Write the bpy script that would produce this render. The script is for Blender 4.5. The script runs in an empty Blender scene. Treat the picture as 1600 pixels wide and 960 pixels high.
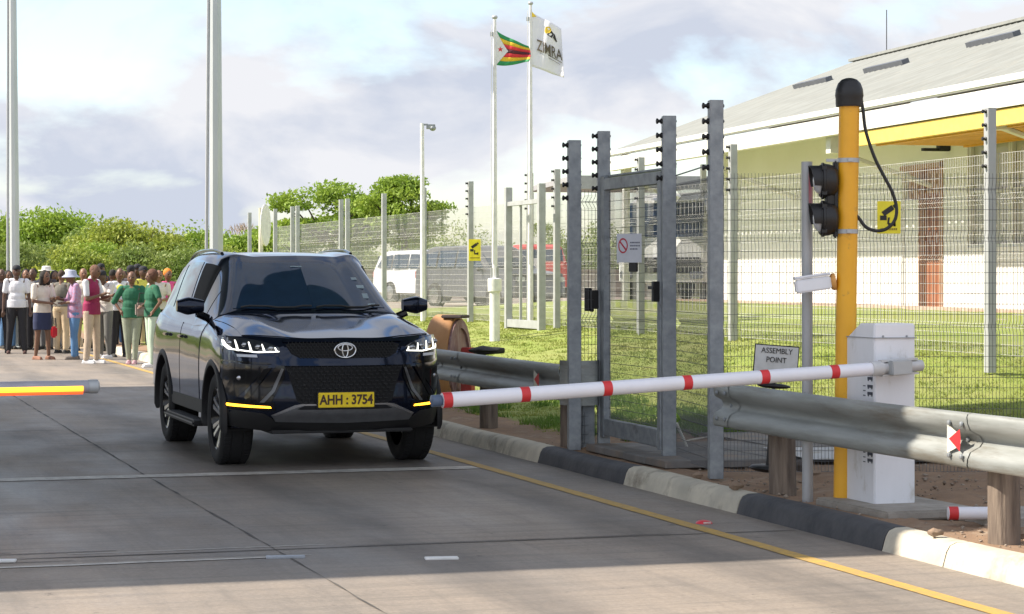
import bpy, bmesh, math, random
import numpy as np
from mathutils import Vector, Matrix

random.seed(7); rng = np.random.default_rng(7)
rad = math.radians
C = bpy.context.scene.collection
SC = bpy.context.scene

# ------------------------------------------------------------------ camera
FP, EYE, YH = 3500.0, 1.6, 430.0           # focal length in photo pixels, eye height, horizon row
cam_d = bpy.data.cameras.new('camera'); cam = bpy.data.objects.new('camera', cam_d); C.objects.link(cam)
cam.location = (0, 0, EYE); cam.rotation_euler = (rad(90), 0, 0)
cam_d.sensor_width = 36; cam_d.lens = 36 * FP / 1600; cam_d.shift_y = -50 / 1600
cam_d.clip_start = 0.2; cam_d.clip_end = 3000
SC.camera = cam

TH = rad(17.45)                             # the road runs away to the left of the view
CT, ST = math.cos(TH), math.sin(TH)
def R(t, s, z=0.0):                         # road frame (t across, s along) to world
    return Vector((t * CT - s * ST, t * ST + s * CT, z))
def TS(x, y): return (x * CT + y * ST, -x * ST + y * CT)
def gp(px, py, z=0.0):                      # point at height z seen at a photo pixel
    Y = (EYE - z) * FP / (py - YH); return Vector(((px - 800) / FP * Y, Y, z))
def at(px, py, Y): return Vector(((px - 800) / FP * Y, Y, EYE - (py - YH) * Y / FP))

# ------------------------------------------------------------------ light
SUN_AZ = TH + math.pi - rad(15)             # direction towards the sun, from +X
SUN_EL = rad(43)
sdir = Vector((math.cos(SUN_AZ) * math.cos(SUN_EL), math.sin(SUN_AZ) * math.cos(SUN_EL), math.sin(SUN_EL)))
sl = bpy.data.lights.new('sun', 'SUN'); sl.energy = 5.0; sl.angle = rad(0.6); sl.color = (1.0, 0.90, 0.77)
sun = bpy.data.objects.new('sun', sl); C.objects.link(sun)
sun.rotation_euler = sdir.to_track_quat('Z', 'Y').to_euler(); sun.location = sdir * 60
W = bpy.data.worlds.new('World'); SC.world = W; W.use_nodes = True
nt = W.node_tree; N = nt.nodes; L = nt.links; N.clear()
def nd(tree, typ, **kw):
    n = tree.nodes.new(typ)
    for k, v in kw.items():
        if k.startswith('i_'):
            n.inputs[k[2:].replace('_', ' ')].default_value = v
        else: setattr(n, k, v)
    return n
out = nd(nt, 'ShaderNodeOutputWorld'); bg = nd(nt, 'ShaderNodeBackground'); bg.inputs['Strength'].default_value = 0.084
sky = nd(nt, 'ShaderNodeTexSky', sky_type='NISHITA', sun_disc=False)
sky.sun_elevation = SUN_EL; sky.sun_rotation = math.pi / 2 - SUN_AZ
sky.air_density = 1.0; sky.dust_density = 1.0; sky.ozone_density = 1.5
tc = nd(nt, 'ShaderNodeTexCoord'); mp = nd(nt, 'ShaderNodeMapping'); mp.inputs['Scale'].default_value = (1.0, 1.0, 2.1)
mp.inputs['Location'].default_value = (0.35, 0.1, 0.42)
L.new(tc.outputs['Generated'], mp.inputs['Vector'])
n1 = nd(nt, 'ShaderNodeTexNoise'); n1.inputs['Scale'].default_value = 5.5; n1.inputs['Detail'].default_value = 9; n1.inputs['Roughness'].default_value = 0.52
n1.inputs['Distortion'].default_value = 0.25
L.new(mp.outputs[0], n1.inputs['Vector'])
cr = nd(nt, 'ShaderNodeValToRGB'); cr.color_ramp.elements[0].position = 0.39; cr.color_ramp.elements[1].position = 0.49
L.new(n1.outputs['Fac'], cr.inputs['Fac'])
n2 = nd(nt, 'ShaderNodeTexNoise'); n2.inputs['Scale'].default_value = 9.0; n2.inputs['Detail'].default_value = 8; n2.inputs['Roughness'].default_value = 0.55; n2.inputs['Distortion'].default_value = .4
L.new(mp.outputs[0], n2.inputs['Vector'])
cc = nd(nt, 'ShaderNodeValToRGB')
cc.color_ramp.elements[0].position = 0.38; cc.color_ramp.elements[0].color = (0.74, 0.80, 0.94, 1)
cc.color_ramp.elements[1].position = 0.54; cc.color_ramp.elements[1].color = (1.04, 1.05, 1.10, 1)
L.new(n2.outputs['Fac'], cc.inputs['Fac'])
cs = nd(nt, 'ShaderNodeVectorMath', operation='SCALE'); 
sep = nd(nt, 'ShaderNodeSeparateXYZ'); L.new(tc.outputs['Generated'], sep.inputs[0])       # clouds behind the camera raised to brighten camera-facing surfaces
mr = nd(nt, 'ShaderNodeMapRange'); mr.inputs['From Min'].default_value = 0.1; mr.inputs['From Max'].default_value = -0.8; mr.inputs['To Min'].default_value = 6.0; mr.inputs['To Max'].default_value = 8.2
L.new(sep.outputs['Y'], mr.inputs['Value']); L.new(mr.outputs[0], cs.inputs['Scale'])
L.new(cc.outputs['Color'], cs.inputs[0])
ss = nd(nt, 'ShaderNodeVectorMath', operation='SCALE'); ss.inputs['Scale'].default_value = 1.9
L.new(sky.outputs[0], ss.inputs[0])
mx = nd(nt, 'ShaderNodeMix', data_type='RGBA')
L.new(cr.outputs['Color'], mx.inputs[0]); L.new(ss.outputs[0], mx.inputs[6]); L.new(cs.outputs[0], mx.inputs[7])
L.new(mx.outputs[2], bg.inputs['Color']); L.new(bg.outputs[0], out.inputs['Surface'])
SC.view_settings.view_transform = 'Standard'; SC.view_settings.look = 'None'
SC.view_settings.exposure = 0.76; SC.view_settings.gamma = 1.0; SC.view_settings.use_curve_mapping = False
SC.cycles.max_bounces = 6; SC.cycles.transparent_max_bounces = 8

# ------------------------------------------------------------------ materials
MATS = {}
def mat(name, col, rough=0.6, metal=0.0, col2=None, scale=8.0, fac=(0.35, 0.65), bump=0.0, bscale=None, emit=None, estr=1.0,
        coat=0.0, spec=None, alpha=None, stretch=None, dirt=None, dscale=2.0, dfac=(0.5, 0.75), coord='Object'):
    if name in MATS: return MATS[name]
    m = bpy.data.materials.new(name); m.use_nodes = True; t = m.node_tree
    b = t.nodes['Principled BSDF']; b.inputs['Roughness'].default_value = rough; b.inputs['Metallic'].default_value = metal
    b.inputs['Base Color'].default_value = (*col, 1)
    if coat: b.inputs['Coat Weight'].default_value = coat; b.inputs['Coat Roughness'].default_value = 0.03
    if spec is not None: b.inputs['Specular IOR Level'].default_value = spec
    if emit: b.inputs['Emission Color'].default_value = (*emit, 1); b.inputs['Emission Strength'].default_value = estr
    tc = nd(t, 'ShaderNodeTexCoord'); mp = nd(t, 'ShaderNodeMapping')
    if stretch: mp.inputs['Scale'].default_value = stretch
    t.links.new(tc.outputs[coord], mp.inputs['Vector'])
    c = None
    if col2 is None: col2 = tuple(x * 0.82 for x in col)
    n = nd(t, 'ShaderNodeTexNoise'); n.inputs['Scale'].default_value = scale; n.inputs['Detail'].default_value = 6; n.inputs['Roughness'].default_value = 0.6
    t.links.new(mp.outputs[0], n.inputs['Vector'])
    r = nd(t, 'ShaderNodeValToRGB'); e = r.color_ramp.elements
    e[0].position = fac[0]; e[0].color = (*col, 1); e[1].position = fac[1]; e[1].color = (*col2, 1)
    t.links.new(n.outputs['Fac'], r.inputs['Fac']); c = r.outputs['Color']
    if dirt:
        n3 = nd(t, 'ShaderNodeTexNoise'); n3.inputs['Scale'].default_value = dscale; n3.inputs['Detail'].default_value = 8; n3.inputs['Roughness'].default_value = 0.7
        t.links.new(mp.outputs[0], n3.inputs['Vector'])
        r3 = nd(t, 'ShaderNodeValToRGB'); r3.color_ramp.elements[0].position = dfac[0]; r3.color_ramp.elements[1].position = dfac[1]
        t.links.new(n3.outputs['Fac'], r3.inputs['Fac'])
        mm = nd(t, 'ShaderNodeMix', data_type='RGBA'); t.links.new(r3.outputs['Color'], mm.inputs[0]); t.links.new(c, mm.inputs[6])
        mm.inputs[7].default_value = (*dirt, 1); c = mm.outputs[2]
    t.links.new(c, b.inputs['Base Color'])
    if bump:
        n4 = nd(t, 'ShaderNodeTexNoise'); n4.inputs['Scale'].default_value = bscale or scale * 4; n4.inputs['Detail'].default_value = 5
        t.links.new(mp.outputs[0], n4.inputs['Vector'])
        bp = nd(t, 'ShaderNodeBump'); bp.inputs['Strength'].default_value = bump; bp.inputs['Distance'].default_value = 0.02
        t.links.new(n4.outputs['Fac'], bp.inputs['Height']); t.links.new(bp.outputs[0], b.inputs['Normal'])
    MATS[name] = m; return m

M_galv = mat('galvanised', (0.31, 0.335, 0.35), 0.5, 0.3, (0.21, 0.23, 0.25), 12, bump=0.05, dirt=(0.12, 0.11, 0.09), dscale=3, dfac=(0.6, 0.8))
M_galvlt = mat('galvanised_light', (0.45, 0.47, 0.48), 0.5, 0.2, (0.42, 0.44, 0.45), 9, dirt=(0.3, 0.28, 0.24), dscale=4, dfac=(0.6, 0.85))
M_rail = mat('rail_steel', (0.36, 0.38, 0.37), 0.52, 0.35, (0.25, 0.265, 0.25), 5, stretch=(1, 0.3, 3), dirt=(0.16, 0.13, 0.09), dscale=2.6, dfac=(0.52, 0.75), bump=0.06)
M_wire = mat('fence_wire', (0.12, 0.125, 0.13), 0.6)
M_wirelt = mat('fence_wire_light', (0.62, 0.62, 0.60), 0.6)
M_black = mat('black_plastic', (0.012, 0.012, 0.013), 0.45)
M_rubber = mat('rubber', (0.018, 0.018, 0.019), 0.85, bump=0.1, bscale=60)
M_white = mat('white_paint', (0.80, 0.81, 0.85), 0.4, col2=(0.72, 0.73, 0.76), scale=3, dirt=(0.45, 0.42, 0.36), dscale=6, dfac=(0.58, 0.8), stretch=(1, 1, .45))
M_whiteb = mat('white_bright', (0.8, 0.8, 0.78), 0.5)
M_red = mat('red_band', (0.68, 0.035, 0.04), 0.45, col2=(0.55, 0.03, 0.035))
M_yellow = mat('yellow_paint', (0.86, 0.44, 0.02), 0.4, col2=(0.76, 0.37, 0.015), scale=2, dirt=(0.33, 0.18, 0.05), dscale=9, dfac=(0.58, 0.74))
M_signy = mat('sign_yellow', (0.9, 0.78, 0.03), 0.5)
M_ink = mat('ink', (0.02, 0.02, 0.02), 0.6)
M_wood = mat('post_wood', (0.25, 0.20, 0.155), 0.85, col2=(0.13, 0.10, 0.08), scale=9, stretch=(3, 3, 0.3), bump=0.5, bscale=20, dirt=(0.07, 0.055, 0.045), dscale=3, dfac=(0.5, 0.7))
M_conc = mat('concrete', (0.36, 0.33, 0.29), 0.85, col2=(0.25, 0.23, 0.20), scale=6, bump=0.3)

# ------------------------------------------------------------------ mesh builder
class MB:
    def __init__(s): s.v = []; s.f = []; s.mi = []
    def add(s, vs, fs, mi=0, M=None):
        o = len(s.v)
        s.v += [tuple(M @ Vector(v)) if M is not None else tuple(v) for v in vs]
        s.f += [tuple(i + o for i in f) for f in fs]; s.mi += [mi] * len(fs); return s
    def box(s, c, size, rz=0, mi=0, M=None):
        x, y, z = size[0] / 2, size[1] / 2, size[2] / 2
        vs = [(-x, -y, -z), (x, -y, -z), (x, y, -z), (-x, y, -z), (-x, -y, z), (x, -y, z), (x, y, z), (-x, y, z)]
        T = Matrix.Translation(Vector(c)) @ Matrix.Rotation(rz, 4, 'Z')
        if M is not None: T = M @ T
        return s.add(vs, [(0, 3, 2, 1), (4, 5, 6, 7), (0, 1, 5, 4), (1, 2, 6, 5), (2, 3, 7, 6), (3, 0, 4, 7)], mi, T)
    def tube(s, pts, r, n=8, mi=0, caps=True, r2=None):
        pts = [Vector(p) for p in pts]; k = len(pts); vs = []
        up = None
        for i, p in enumerate(pts):
            d = (pts[min(i + 1, k - 1)] - pts[max(i - 1, 0)]).normalized()
            if up is None:
                a = Vector((0, 0, 1)) if abs(d.z) < 0.9 else Vector((1, 0, 0))
            else: a = up
            u = d.cross(a).normalized(); w = u.cross(d).normalized(); up = w
            rr = r[i] if isinstance(r, (list, tuple)) else (r + (r2 - r) * i / (k - 1) if r2 is not None else r)
            for j in range(n):
                t = 2 * math.pi * (j + 0.5) / n
                vs.append(p + u * math.cos(t) * rr + w * math.sin(t) * rr)
        fs = []
        for i in range(k - 1):
            for j in range(n):
                a = i * n + j; b = i * n + (j + 1) % n; fs.append((a, b, b + n, a + n))
        if caps: fs += [tuple(range(n))[::-1], tuple(range((k - 1) * n, k * n))]
        return s.add(vs, fs, mi)
    def lathe(s, prof, n=24, mi=0, M=None, caps=True):       # profile (r, z) about local Z
        vs = []; fs = []
        for r, z in prof:
            for j in range(n):
                t = 2 * math.pi * j / n; vs.append((r * math.cos(t), r * math.sin(t), z))
        for i in range(len(prof) - 1):
            for j in range(n):
                a = i * n + j; b = i * n + (j + 1) % n; fs.append((a, b, b + n, a + n))
        if caps: fs += [tuple(range(n))[::-1], tuple(range((len(prof) - 1) * n, len(prof) * n))]
        return s.add(vs, fs, mi, M)
    def prism(s, poly, y0, y1, mi=0, M=None):                 # polygon in local XZ extruded along Y
        n = len(poly); vs = [(x, y0, z) for x, z in poly] + [(x, y1, z) for x, z in poly]
        fs = [tuple(range(n)), tuple(range(2 * n - 1, n - 1, -1))] + [(i, i + n, (i + 1) % n + n, (i + 1) % n) for i in range(n)]
        return s.add(vs, fs, mi, M)
    def ell(s, c, r, n=14, m=9, mi=0, M=None):
        T = Matrix.Translation(Vector(c)) @ Matrix.Diagonal((r[0], r[1], r[2], 1))
        if M is not None: T = M @ T
        prof = [(math.sin(math.pi * i / m), -math.cos(math.pi * i / m)) for i in range(m + 1)]
        prof[0] = (0.02, -1); prof[-1] = (0.02, 1)
        return s.lathe(prof, n, mi, T)
    def cap(s, a, b, ra, rb, n=10, mi=0):                     # tapered capsule
        a = Vector(a); b = Vector(b); d = (b - a); l = d.length; q = d.to_track_quat('Z', 'Y').to_matrix().to_4x4()
        prof = []
        for i in range(5): t = math.pi / 2 * i / 4; prof.append((max(ra * math.sin(t), ra * 0.05), -ra * math.cos(t)))
        for i in range(5): t = math.pi / 2 * i / 4; prof.append((max(rb * math.cos(t), rb * 0.05), l + rb * math.sin(t)))
        return s.lathe(prof, n, mi, Matrix.Translation(a) @ q)
    def grid(s, P, mi=0, flip=False):
        P = np.asarray(P); a, b = P.shape[:2]; fs = []
        for i in range(a - 1):
            for j in range(b - 1):
                q = (i * b + j, i * b + j + 1, (i + 1) * b + j + 1, (i + 1) * b + j); fs.append(q[::-1] if flip else q)
        return s.add(P.reshape(-1, 3).tolist(), fs, mi)
    def build(s, name, mats, parent=None, loc=None, rz=0, smooth=False, bevel=0, seg=2, auto=35, clean=True):
        me = bpy.data.meshes.new(name); me.from_pydata(s.v, [], s.f)
        if not isinstance(mats, (list, tuple)): mats = [mats]
        for m in mats: me.materials.append(m)
        if len(mats) > 1: me.polygons.foreach_set('material_index', s.mi)
        if clean and len(s.f) < 60000:
            bm = bmesh.new(); bm.from_mesh(me); bmesh.ops.recalc_face_normals(bm, faces=bm.faces)
            if bevel:
                ed = [e for e in bm.edges if len(e.link_faces) == 2 and e.calc_face_angle(0) > rad(40)]
                bmesh.ops.bevel(bm, geom=ed, offset=bevel, segments=seg, affect='EDGES', clamp_overlap=True)
            bm.to_mesh(me); bm.free()
        if smooth or bevel:
            me.shade_smooth()
            try: me.set_sharp_from_angle(angle=rad(auto))
            except Exception: pass
        o = bpy.data.objects.new(name, me); C.objects.link(o)
        if parent: o.parent = parent
        if loc is not None: o.location = loc
        if rz: o.rotation_euler.z = rz
        return o

def tag(o, label=None, cat=None, group=None, kind=None):
    if label: o['label'] = label
    if cat: o['category'] = cat
    if group: o['group'] = group
    if kind: o['kind'] = kind
    return o
def empty(name, loc, rz=0, label=None, cat=None, group=None):
    o = bpy.data.objects.new(name, None); C.objects.link(o); o.location = loc; o.rotation_euler.z = rz
    o.empty_display_size = 0.2
    return tag(o, label, cat, group)
def copy_tree(o, parent=None):
    c = o.copy(); C.objects.link(c)
    if parent: c.parent = parent
    for ch in list(o.children): copy_tree(ch, c)
    return c
def text(body, size, m, parent, M, name='lettering', depth=0.002, align='CENTER', sx=1.0, bold=0.0):
    cu = bpy.data.curves.new(name, 'FONT'); cu.body = body; cu.size = size; cu.extrude = depth; cu.align_x = align; cu.align_y = 'CENTER'
    cu.offset = bold; cu.resolution_u = 3
    o = bpy.data.objects.new(name + '_tmp', cu); C.objects.link(o)
    me = bpy.data.meshes.new_from_object(o); bpy.data.objects.remove(o); bpy.data.curves.remove(cu)
    me.transform(M @ Matrix.Diagonal((sx, 1, 1, 1))); me.materials.clear(); me.materials.append(m)
    t = bpy.data.objects.new(name, me); C.objects.link(t)
    if parent: t.parent = parent
    return t
FACE = Matrix.Rotation(rad(90), 4, 'X')        # text in XZ plane facing -Y
def big_mesh(name, V, Fc, m, parent=None):
    me = bpy.data.meshes.new(name); V = np.asarray(V, np.float32); Fc = np.asarray(Fc, np.int32); k = Fc.shape[1]
    me.vertices.add(len(V)); me.vertices.foreach_set('co', V.ravel()); me.loops.add(Fc.size); me.loops.foreach_set('vertex_index', Fc.ravel())
    me.polygons.add(len(Fc)); me.polygons.foreach_set('loop_start', np.arange(0, Fc.size, k, dtype=np.int32))
    me.update(calc_edges=True); me.materials.append(m)
    o = bpy.data.objects.new(name, me); C.objects.link(o)
    if parent: o.parent = parent
    return o

# ------------------------------------------------------------------ terrain height
def terr(t, s):
    t = np.asarray(t, float); s = np.asarray(s, float)
    z = np.interp(t, [6.0, 7.5, 9.5, 12.3, 17, 40], [0.12, 0.15, 0.34, 0.68, 1.0, 1.05])
    far = np.clip((s - 50) / 8, 0, 1)
    z = np.minimum(z, 0.68) * far + z * (1 - far)
    near = np.clip((s - 19.2) / 4, 0, 1)
    z = np.minimum(z, 0.12 + 0.05 * (t > 7)) * (1 - near) + z * near
    return z
def tz(x, y):
    t, s = TS(x, y); return float(terr(t, s)) if t > 6 else 0.0
# ================================================================== ground, road, kerb
def s_of(px, t):
    q = (px - 800) / FP; return t * (CT - q * ST) / (ST + q * CT)

M_earth = mat('earth', (0.30, 0.20, 0.12), 0.95, col2=(0.20, 0.15, 0.09), scale=0.25, bump=0.2, dirt=(0.13, 0.17, 0.05), dscale=0.08, dfac=(0.45, 0.6))
b = MB(); b.add([(-1200, -60, -0.04), (1200, -60, -0.04), (1200, 2500, -0.04), (-1200, 2500, -0.04)], [(0, 1, 2, 3)])
tag(b.build('ground', M_earth), kind='structure')

# road slab with darker tyre polish, stains and streaks
def road_mat():
    m = bpy.data.materials.new('road_concrete'); m.use_nodes = True; t = m.node_tree; b = t.nodes['Principled BSDF']
    tc = nd(t, 'ShaderNodeTexCoord')
    def noise(scale, detail, rough, st=(1, 1, 1)):
        mp = nd(t, 'ShaderNodeMapping'); mp.inputs['Scale'].default_value = st; t.links.new(tc.outputs['Object'], mp.inputs['Vector'])
        n = nd(t, 'ShaderNodeTexNoise'); n.inputs['Scale'].default_value = scale; n.inputs['Detail'].default_value = detail; n.inputs['Roughness'].default_value = rough
        t.links.new(mp.outputs[0], n.inputs['Vector']); return n.outputs['Fac']
    def ramp(src, p0, c0, p1, c1):
        r = nd(t, 'ShaderNodeValToRGB'); e = r.color_ramp.elements; e[0].position = p0; e[1].position = p1; e[0].color = (*c0, 1); e[1].color = (*c1, 1)
        t.links.new(src, r.inputs['Fac']); return r.outputs['Color']
    def mixc(a, bcol, f, bt='MIX', fac=1.0):
        x = nd(t, 'ShaderNodeMix', data_type='RGBA', blend_type=bt); x.clamp_factor = True
        if f is None: x.inputs[0].default_value = fac
        else: t.links.new(f, x.inputs[0])
        t.links.new(a, x.inputs[6])
        if isinstance(bcol, tuple): x.inputs[7].default_value = (*bcol, 1)
        else: t.links.new(bcol, x.inputs[7])
        return x.outputs[2]
    base = ramp(noise(0.55, 8, 0.62, (1, 0.45, 1)), 0.36, (0.335, 0.282, 0.232), 0.68, (0.205, 0.188, 0.172))
    fine = ramp(noise(35, 5, 0.7), 0.3, (0.8, 0.8, 0.8), 0.7, (1.12, 1.12, 1.12))
    c = mixc(base, fine, None, 'MULTIPLY', 1.0)
    streak = ramp(noise(1.3, 7, 0.7, (4.5, 0.35, 1)), 0.50, (0, 0, 0), 0.75, (0.5, 0.5, 0.5))       # along the traffic
    c = mixc(c, (0.13, 0.12, 0.11), streak)
    cross = ramp(noise(1.7, 6, 0.75, (0.3, 5.0, 1)), 0.48, (0, 0, 0), 0.72, (0.7, 0.7, 0.7))             # tamping marks across the slab
    c = mixc(c, (0.15, 0.14, 0.125), cross)
    sx = nd(t, 'ShaderNodeSeparateXYZ'); t.links.new(tc.outputs['Object'], sx.inputs[0])
    wob = nd(t, 'ShaderNodeMath', operation='MULTIPLY_ADD'); t.links.new(noise(.25, 3, .5), wob.inputs[0]); wob.inputs[1].default_value = .8; t.links.new(sx.outputs['X'], wob.inputs[2])
    for cx_ in (3.75, 5.35):                                                                      # rubber polished into the two wheel paths
        df = nd(t, 'ShaderNodeMath', operation='SUBTRACT'); t.links.new(wob.outputs[0], df.inputs[0]); df.inputs[1].default_value = cx_
        ab = nd(t, 'ShaderNodeMath', operation='ABSOLUTE'); t.links.new(df.outputs[0], ab.inputs[0])
        mrg = nd(t, 'ShaderNodeMapRange', interpolation_type='SMOOTHSTEP'); t.links.new(ab.outputs[0], mrg.inputs['Value']); mrg.inputs['From Min'].default_value = .05; mrg.inputs['From Max'].default_value = .38; mrg.inputs['To Min'].default_value = .55; mrg.inputs['To Max'].default_value = 0
        ml = nd(t, 'ShaderNodeMath', operation='MULTIPLY'); t.links.new(mrg.outputs[0], ml.inputs[0]); t.links.new(ramp(noise(2.2, 7, .7, (2, .5, 1)), .3, (.3, .3, .3), .6, (1, 1, 1)), ml.inputs[1])
        c = mixc(c, (0.105, 0.098, 0.092), ml.outputs[0])
    spot = ramp(noise(7.5, 5, 0.65), 0.66, (0, 0, 0), 0.70, (0.7, 0.7, 0.7))
    c = mixc(c, (0.09, 0.08, 0.075), spot)
    t.links.new(c, b.inputs['Base Color']); b.inputs['Specular IOR Level'].default_value = .22
    rr = ramp(noise(1.1, 5, 0.6, (1, .4, 1)), 0.3, (0.42, 0.42, 0.42), 0.7, (0.75, 0.75, 0.75)); t.links.new(rr, b.inputs['Roughness'])
    bp = nd(t, 'ShaderNodeBump'); bp.inputs['Strength'].default_value = 0.25; bp.inputs['Distance'].default_value = 0.01
    t.links.new(noise(60, 4, 0.7), bp.inputs['Height']); t.links.new(bp.outputs[0], b.inputs['Normal'])
    return m
M_road = road_mat()
b = MB(); P = [(-45, -14, 0), (6.0, -14, 0), (6.0, 49, 0), (-45, 49, 0)]
b.add(P, [(0, 1, 2, 3)]); road = b.build('road', M_road, rz=TH); tag(road, kind='structure')

M_line_y = mat('line_yellow', (0.56, 0.35, 0.07), 0.7, col2=(0.42, 0.28, 0.10), scale=11, dirt=(0.30, 0.23, 0.14), dscale=23, dfac=(0.5, 0.75), bump=0.1)
M_line_w = mat('line_white', (0.62, 0.60, 0.55), 0.7, col2=(0.42, 0.40, 0.37), scale=5, dirt=(0.28, 0.26, 0.23), dscale=13, dfac=(0.5, 0.7), bump=0.1)
M_joint = mat('joint_tar', (0.045, 0.042, 0.04), 0.8, col2=(0.12, 0.11, 0.1), scale=4)
def strip(name, pts, w, z, m, wob=0.0, kind='structure'):
    """flat painted strip along points given in the road frame"""
    b = MB(); v = []; k = []
    for i in range(len(pts) - 1):
        a = Vector(pts[i]); c = Vector(pts[i + 1]); n = max(1, int((c - a).length / 0.25))
        for j in range(n + (i == len(pts) - 2)): k.append(a.lerp(c, j / n))
    for i, p in enumerate(k):
        d = (k[min(i + 1, len(k) - 1)] - k[max(i - 1, 0)]).normalized(); nn = Vector((-d.y, d.x))
        ww = w / 2 * (1 + wob * random.uniform(-1, 1)); q = p + nn * random.uniform(-1, 1) * wob * w * 0.4
        v += [(*(q + nn * ww), z), (*(q - nn * ww), z)]
    b.add(v, [(2 * i, 2 * i + 1, 2 * i + 3, 2 * i + 2) for i in range(len(k) - 1)])
    return tag(b.build(name, m, rz=TH), kind=kind)
strip('road_edge_line', [(5.37, -10), (5.37, 48.5)], 0.105, 0.004, M_line_y, 0.05)
strip('stop_line', [(-14, 17.85), (5.3, 17.85)], 0.26, 0.004, M_line_w, 0.03)
strip('faded_line', [(-14, 12.45), (2.55, 12.5)], 0.045, 0.004, M_line_w, 0.3)
strip('expansion_joint', [(-14, 12.85), (5.9, 12.85)], 0.02, 0.003, M_joint, 0.3)
strip('expansion_joint', [(2.6, -8), (2.6, 12.8), (2.57, 18), (2.6, 32), (2.6, 48.5)], 0.013, 0.003, M_joint, 0.9)
strip('expansion_joint', [(-14, 23.4), (5.9, 23.4)], 0.018, 0.003, M_joint, 0.4)
strip('expansion_joint', [(-14, 32.9), (5.9, 32.9)], 0.02, 0.003, M_joint, 0.3)
strip('expansion_joint', [(-14, 40.2), (5.9, 40.2)], 0.02, 0.003, M_joint, 0.3)
for k in range(9):                                     # worn cable slots sawn across the lane
    y = 12.55 + 0.07 * k + random.uniform(-.02, .02); a = random.uniform(-1, 3.6)
    strip('saw_cut', [(a, y), (a + random.uniform(0.8, 2.6), y + .02)], 0.012, 0.0035, M_joint if k % 3 else M_line_w, 0.5)

# kerb: painted stones in black and white
M_kw = mat('kerb_white', (0.60, 0.55, 0.44), 0.8, col2=(0.42, 0.39, 0.32), scale=3, bump=0.25, bscale=18, dirt=(0.20, 0.17, 0.13), dscale=2.6, dfac=(0.52, 0.72))
M_kb = mat('kerb_black', (0.040, 0.042, 0.048), 0.7, col2=(0.075, 0.075, 0.08), scale=4, bump=0.25, bscale=18, dirt=(0.13, 0.12, 0.11), dscale=3, dfac=(0.62, 0.85))
kb = MB()
KT = 5.93
prof = [(0.0, -0.02), (0.005, 0.0), (0.03, 0.085), (0.05, 0.118), (0.09, 0.135), (0.165, 0.137), (0.172, 0.12), (0.172, -0.02)]
def kerb_run(s0, s1, mi):
    n = max(1, int((s1 - s0) / 0.3)); P = []
    for i in range(n + 1):
        s = s0 + 0.006 + (s1 - s0 - 0.012) * i / n
        dz = 0.004 * math.sin(s * 2.1); P.append([(KT + x + 0.004 * math.sin(s * 3.3), s, z + dz) for x, z in prof])
    kb.grid(P, mi); kb.add(P[0], [tuple(range(len(prof)))], mi); kb.add(P[-1], [tuple(range(len(prof)))[::-1]], mi)
edges = [(-10, s_of(1385, 5.97), 0), (s_of(1385, 5.97), s_of(1157, 5.97), 1), (s_of(1157, 5.97), s_of(980, 5.97), 0), (s_of(980, 5.97), s_of(846, 5.97), 1)]
s0 = s_of(846, 5.97)
for a, c, mi in edges:
    if c - a > 5:
        x = a
        while x < c - 0.01: y = min(x + 1.5, c) if c - x > 1.9 else c; kerb_run(x, y, mi); x = y
    else: kerb_run(a, c, mi)
x = s0
for k in range(18):
    if k == 3: kerb_run(x, x + 0.12, 1); x += 0.12
    kerb_run(x, x + 1.55, 0); x += 1.55
tag(kb.build('kerb', [M_kw, M_kb], rz=TH, smooth=True, auto=50), kind='structure')

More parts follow.
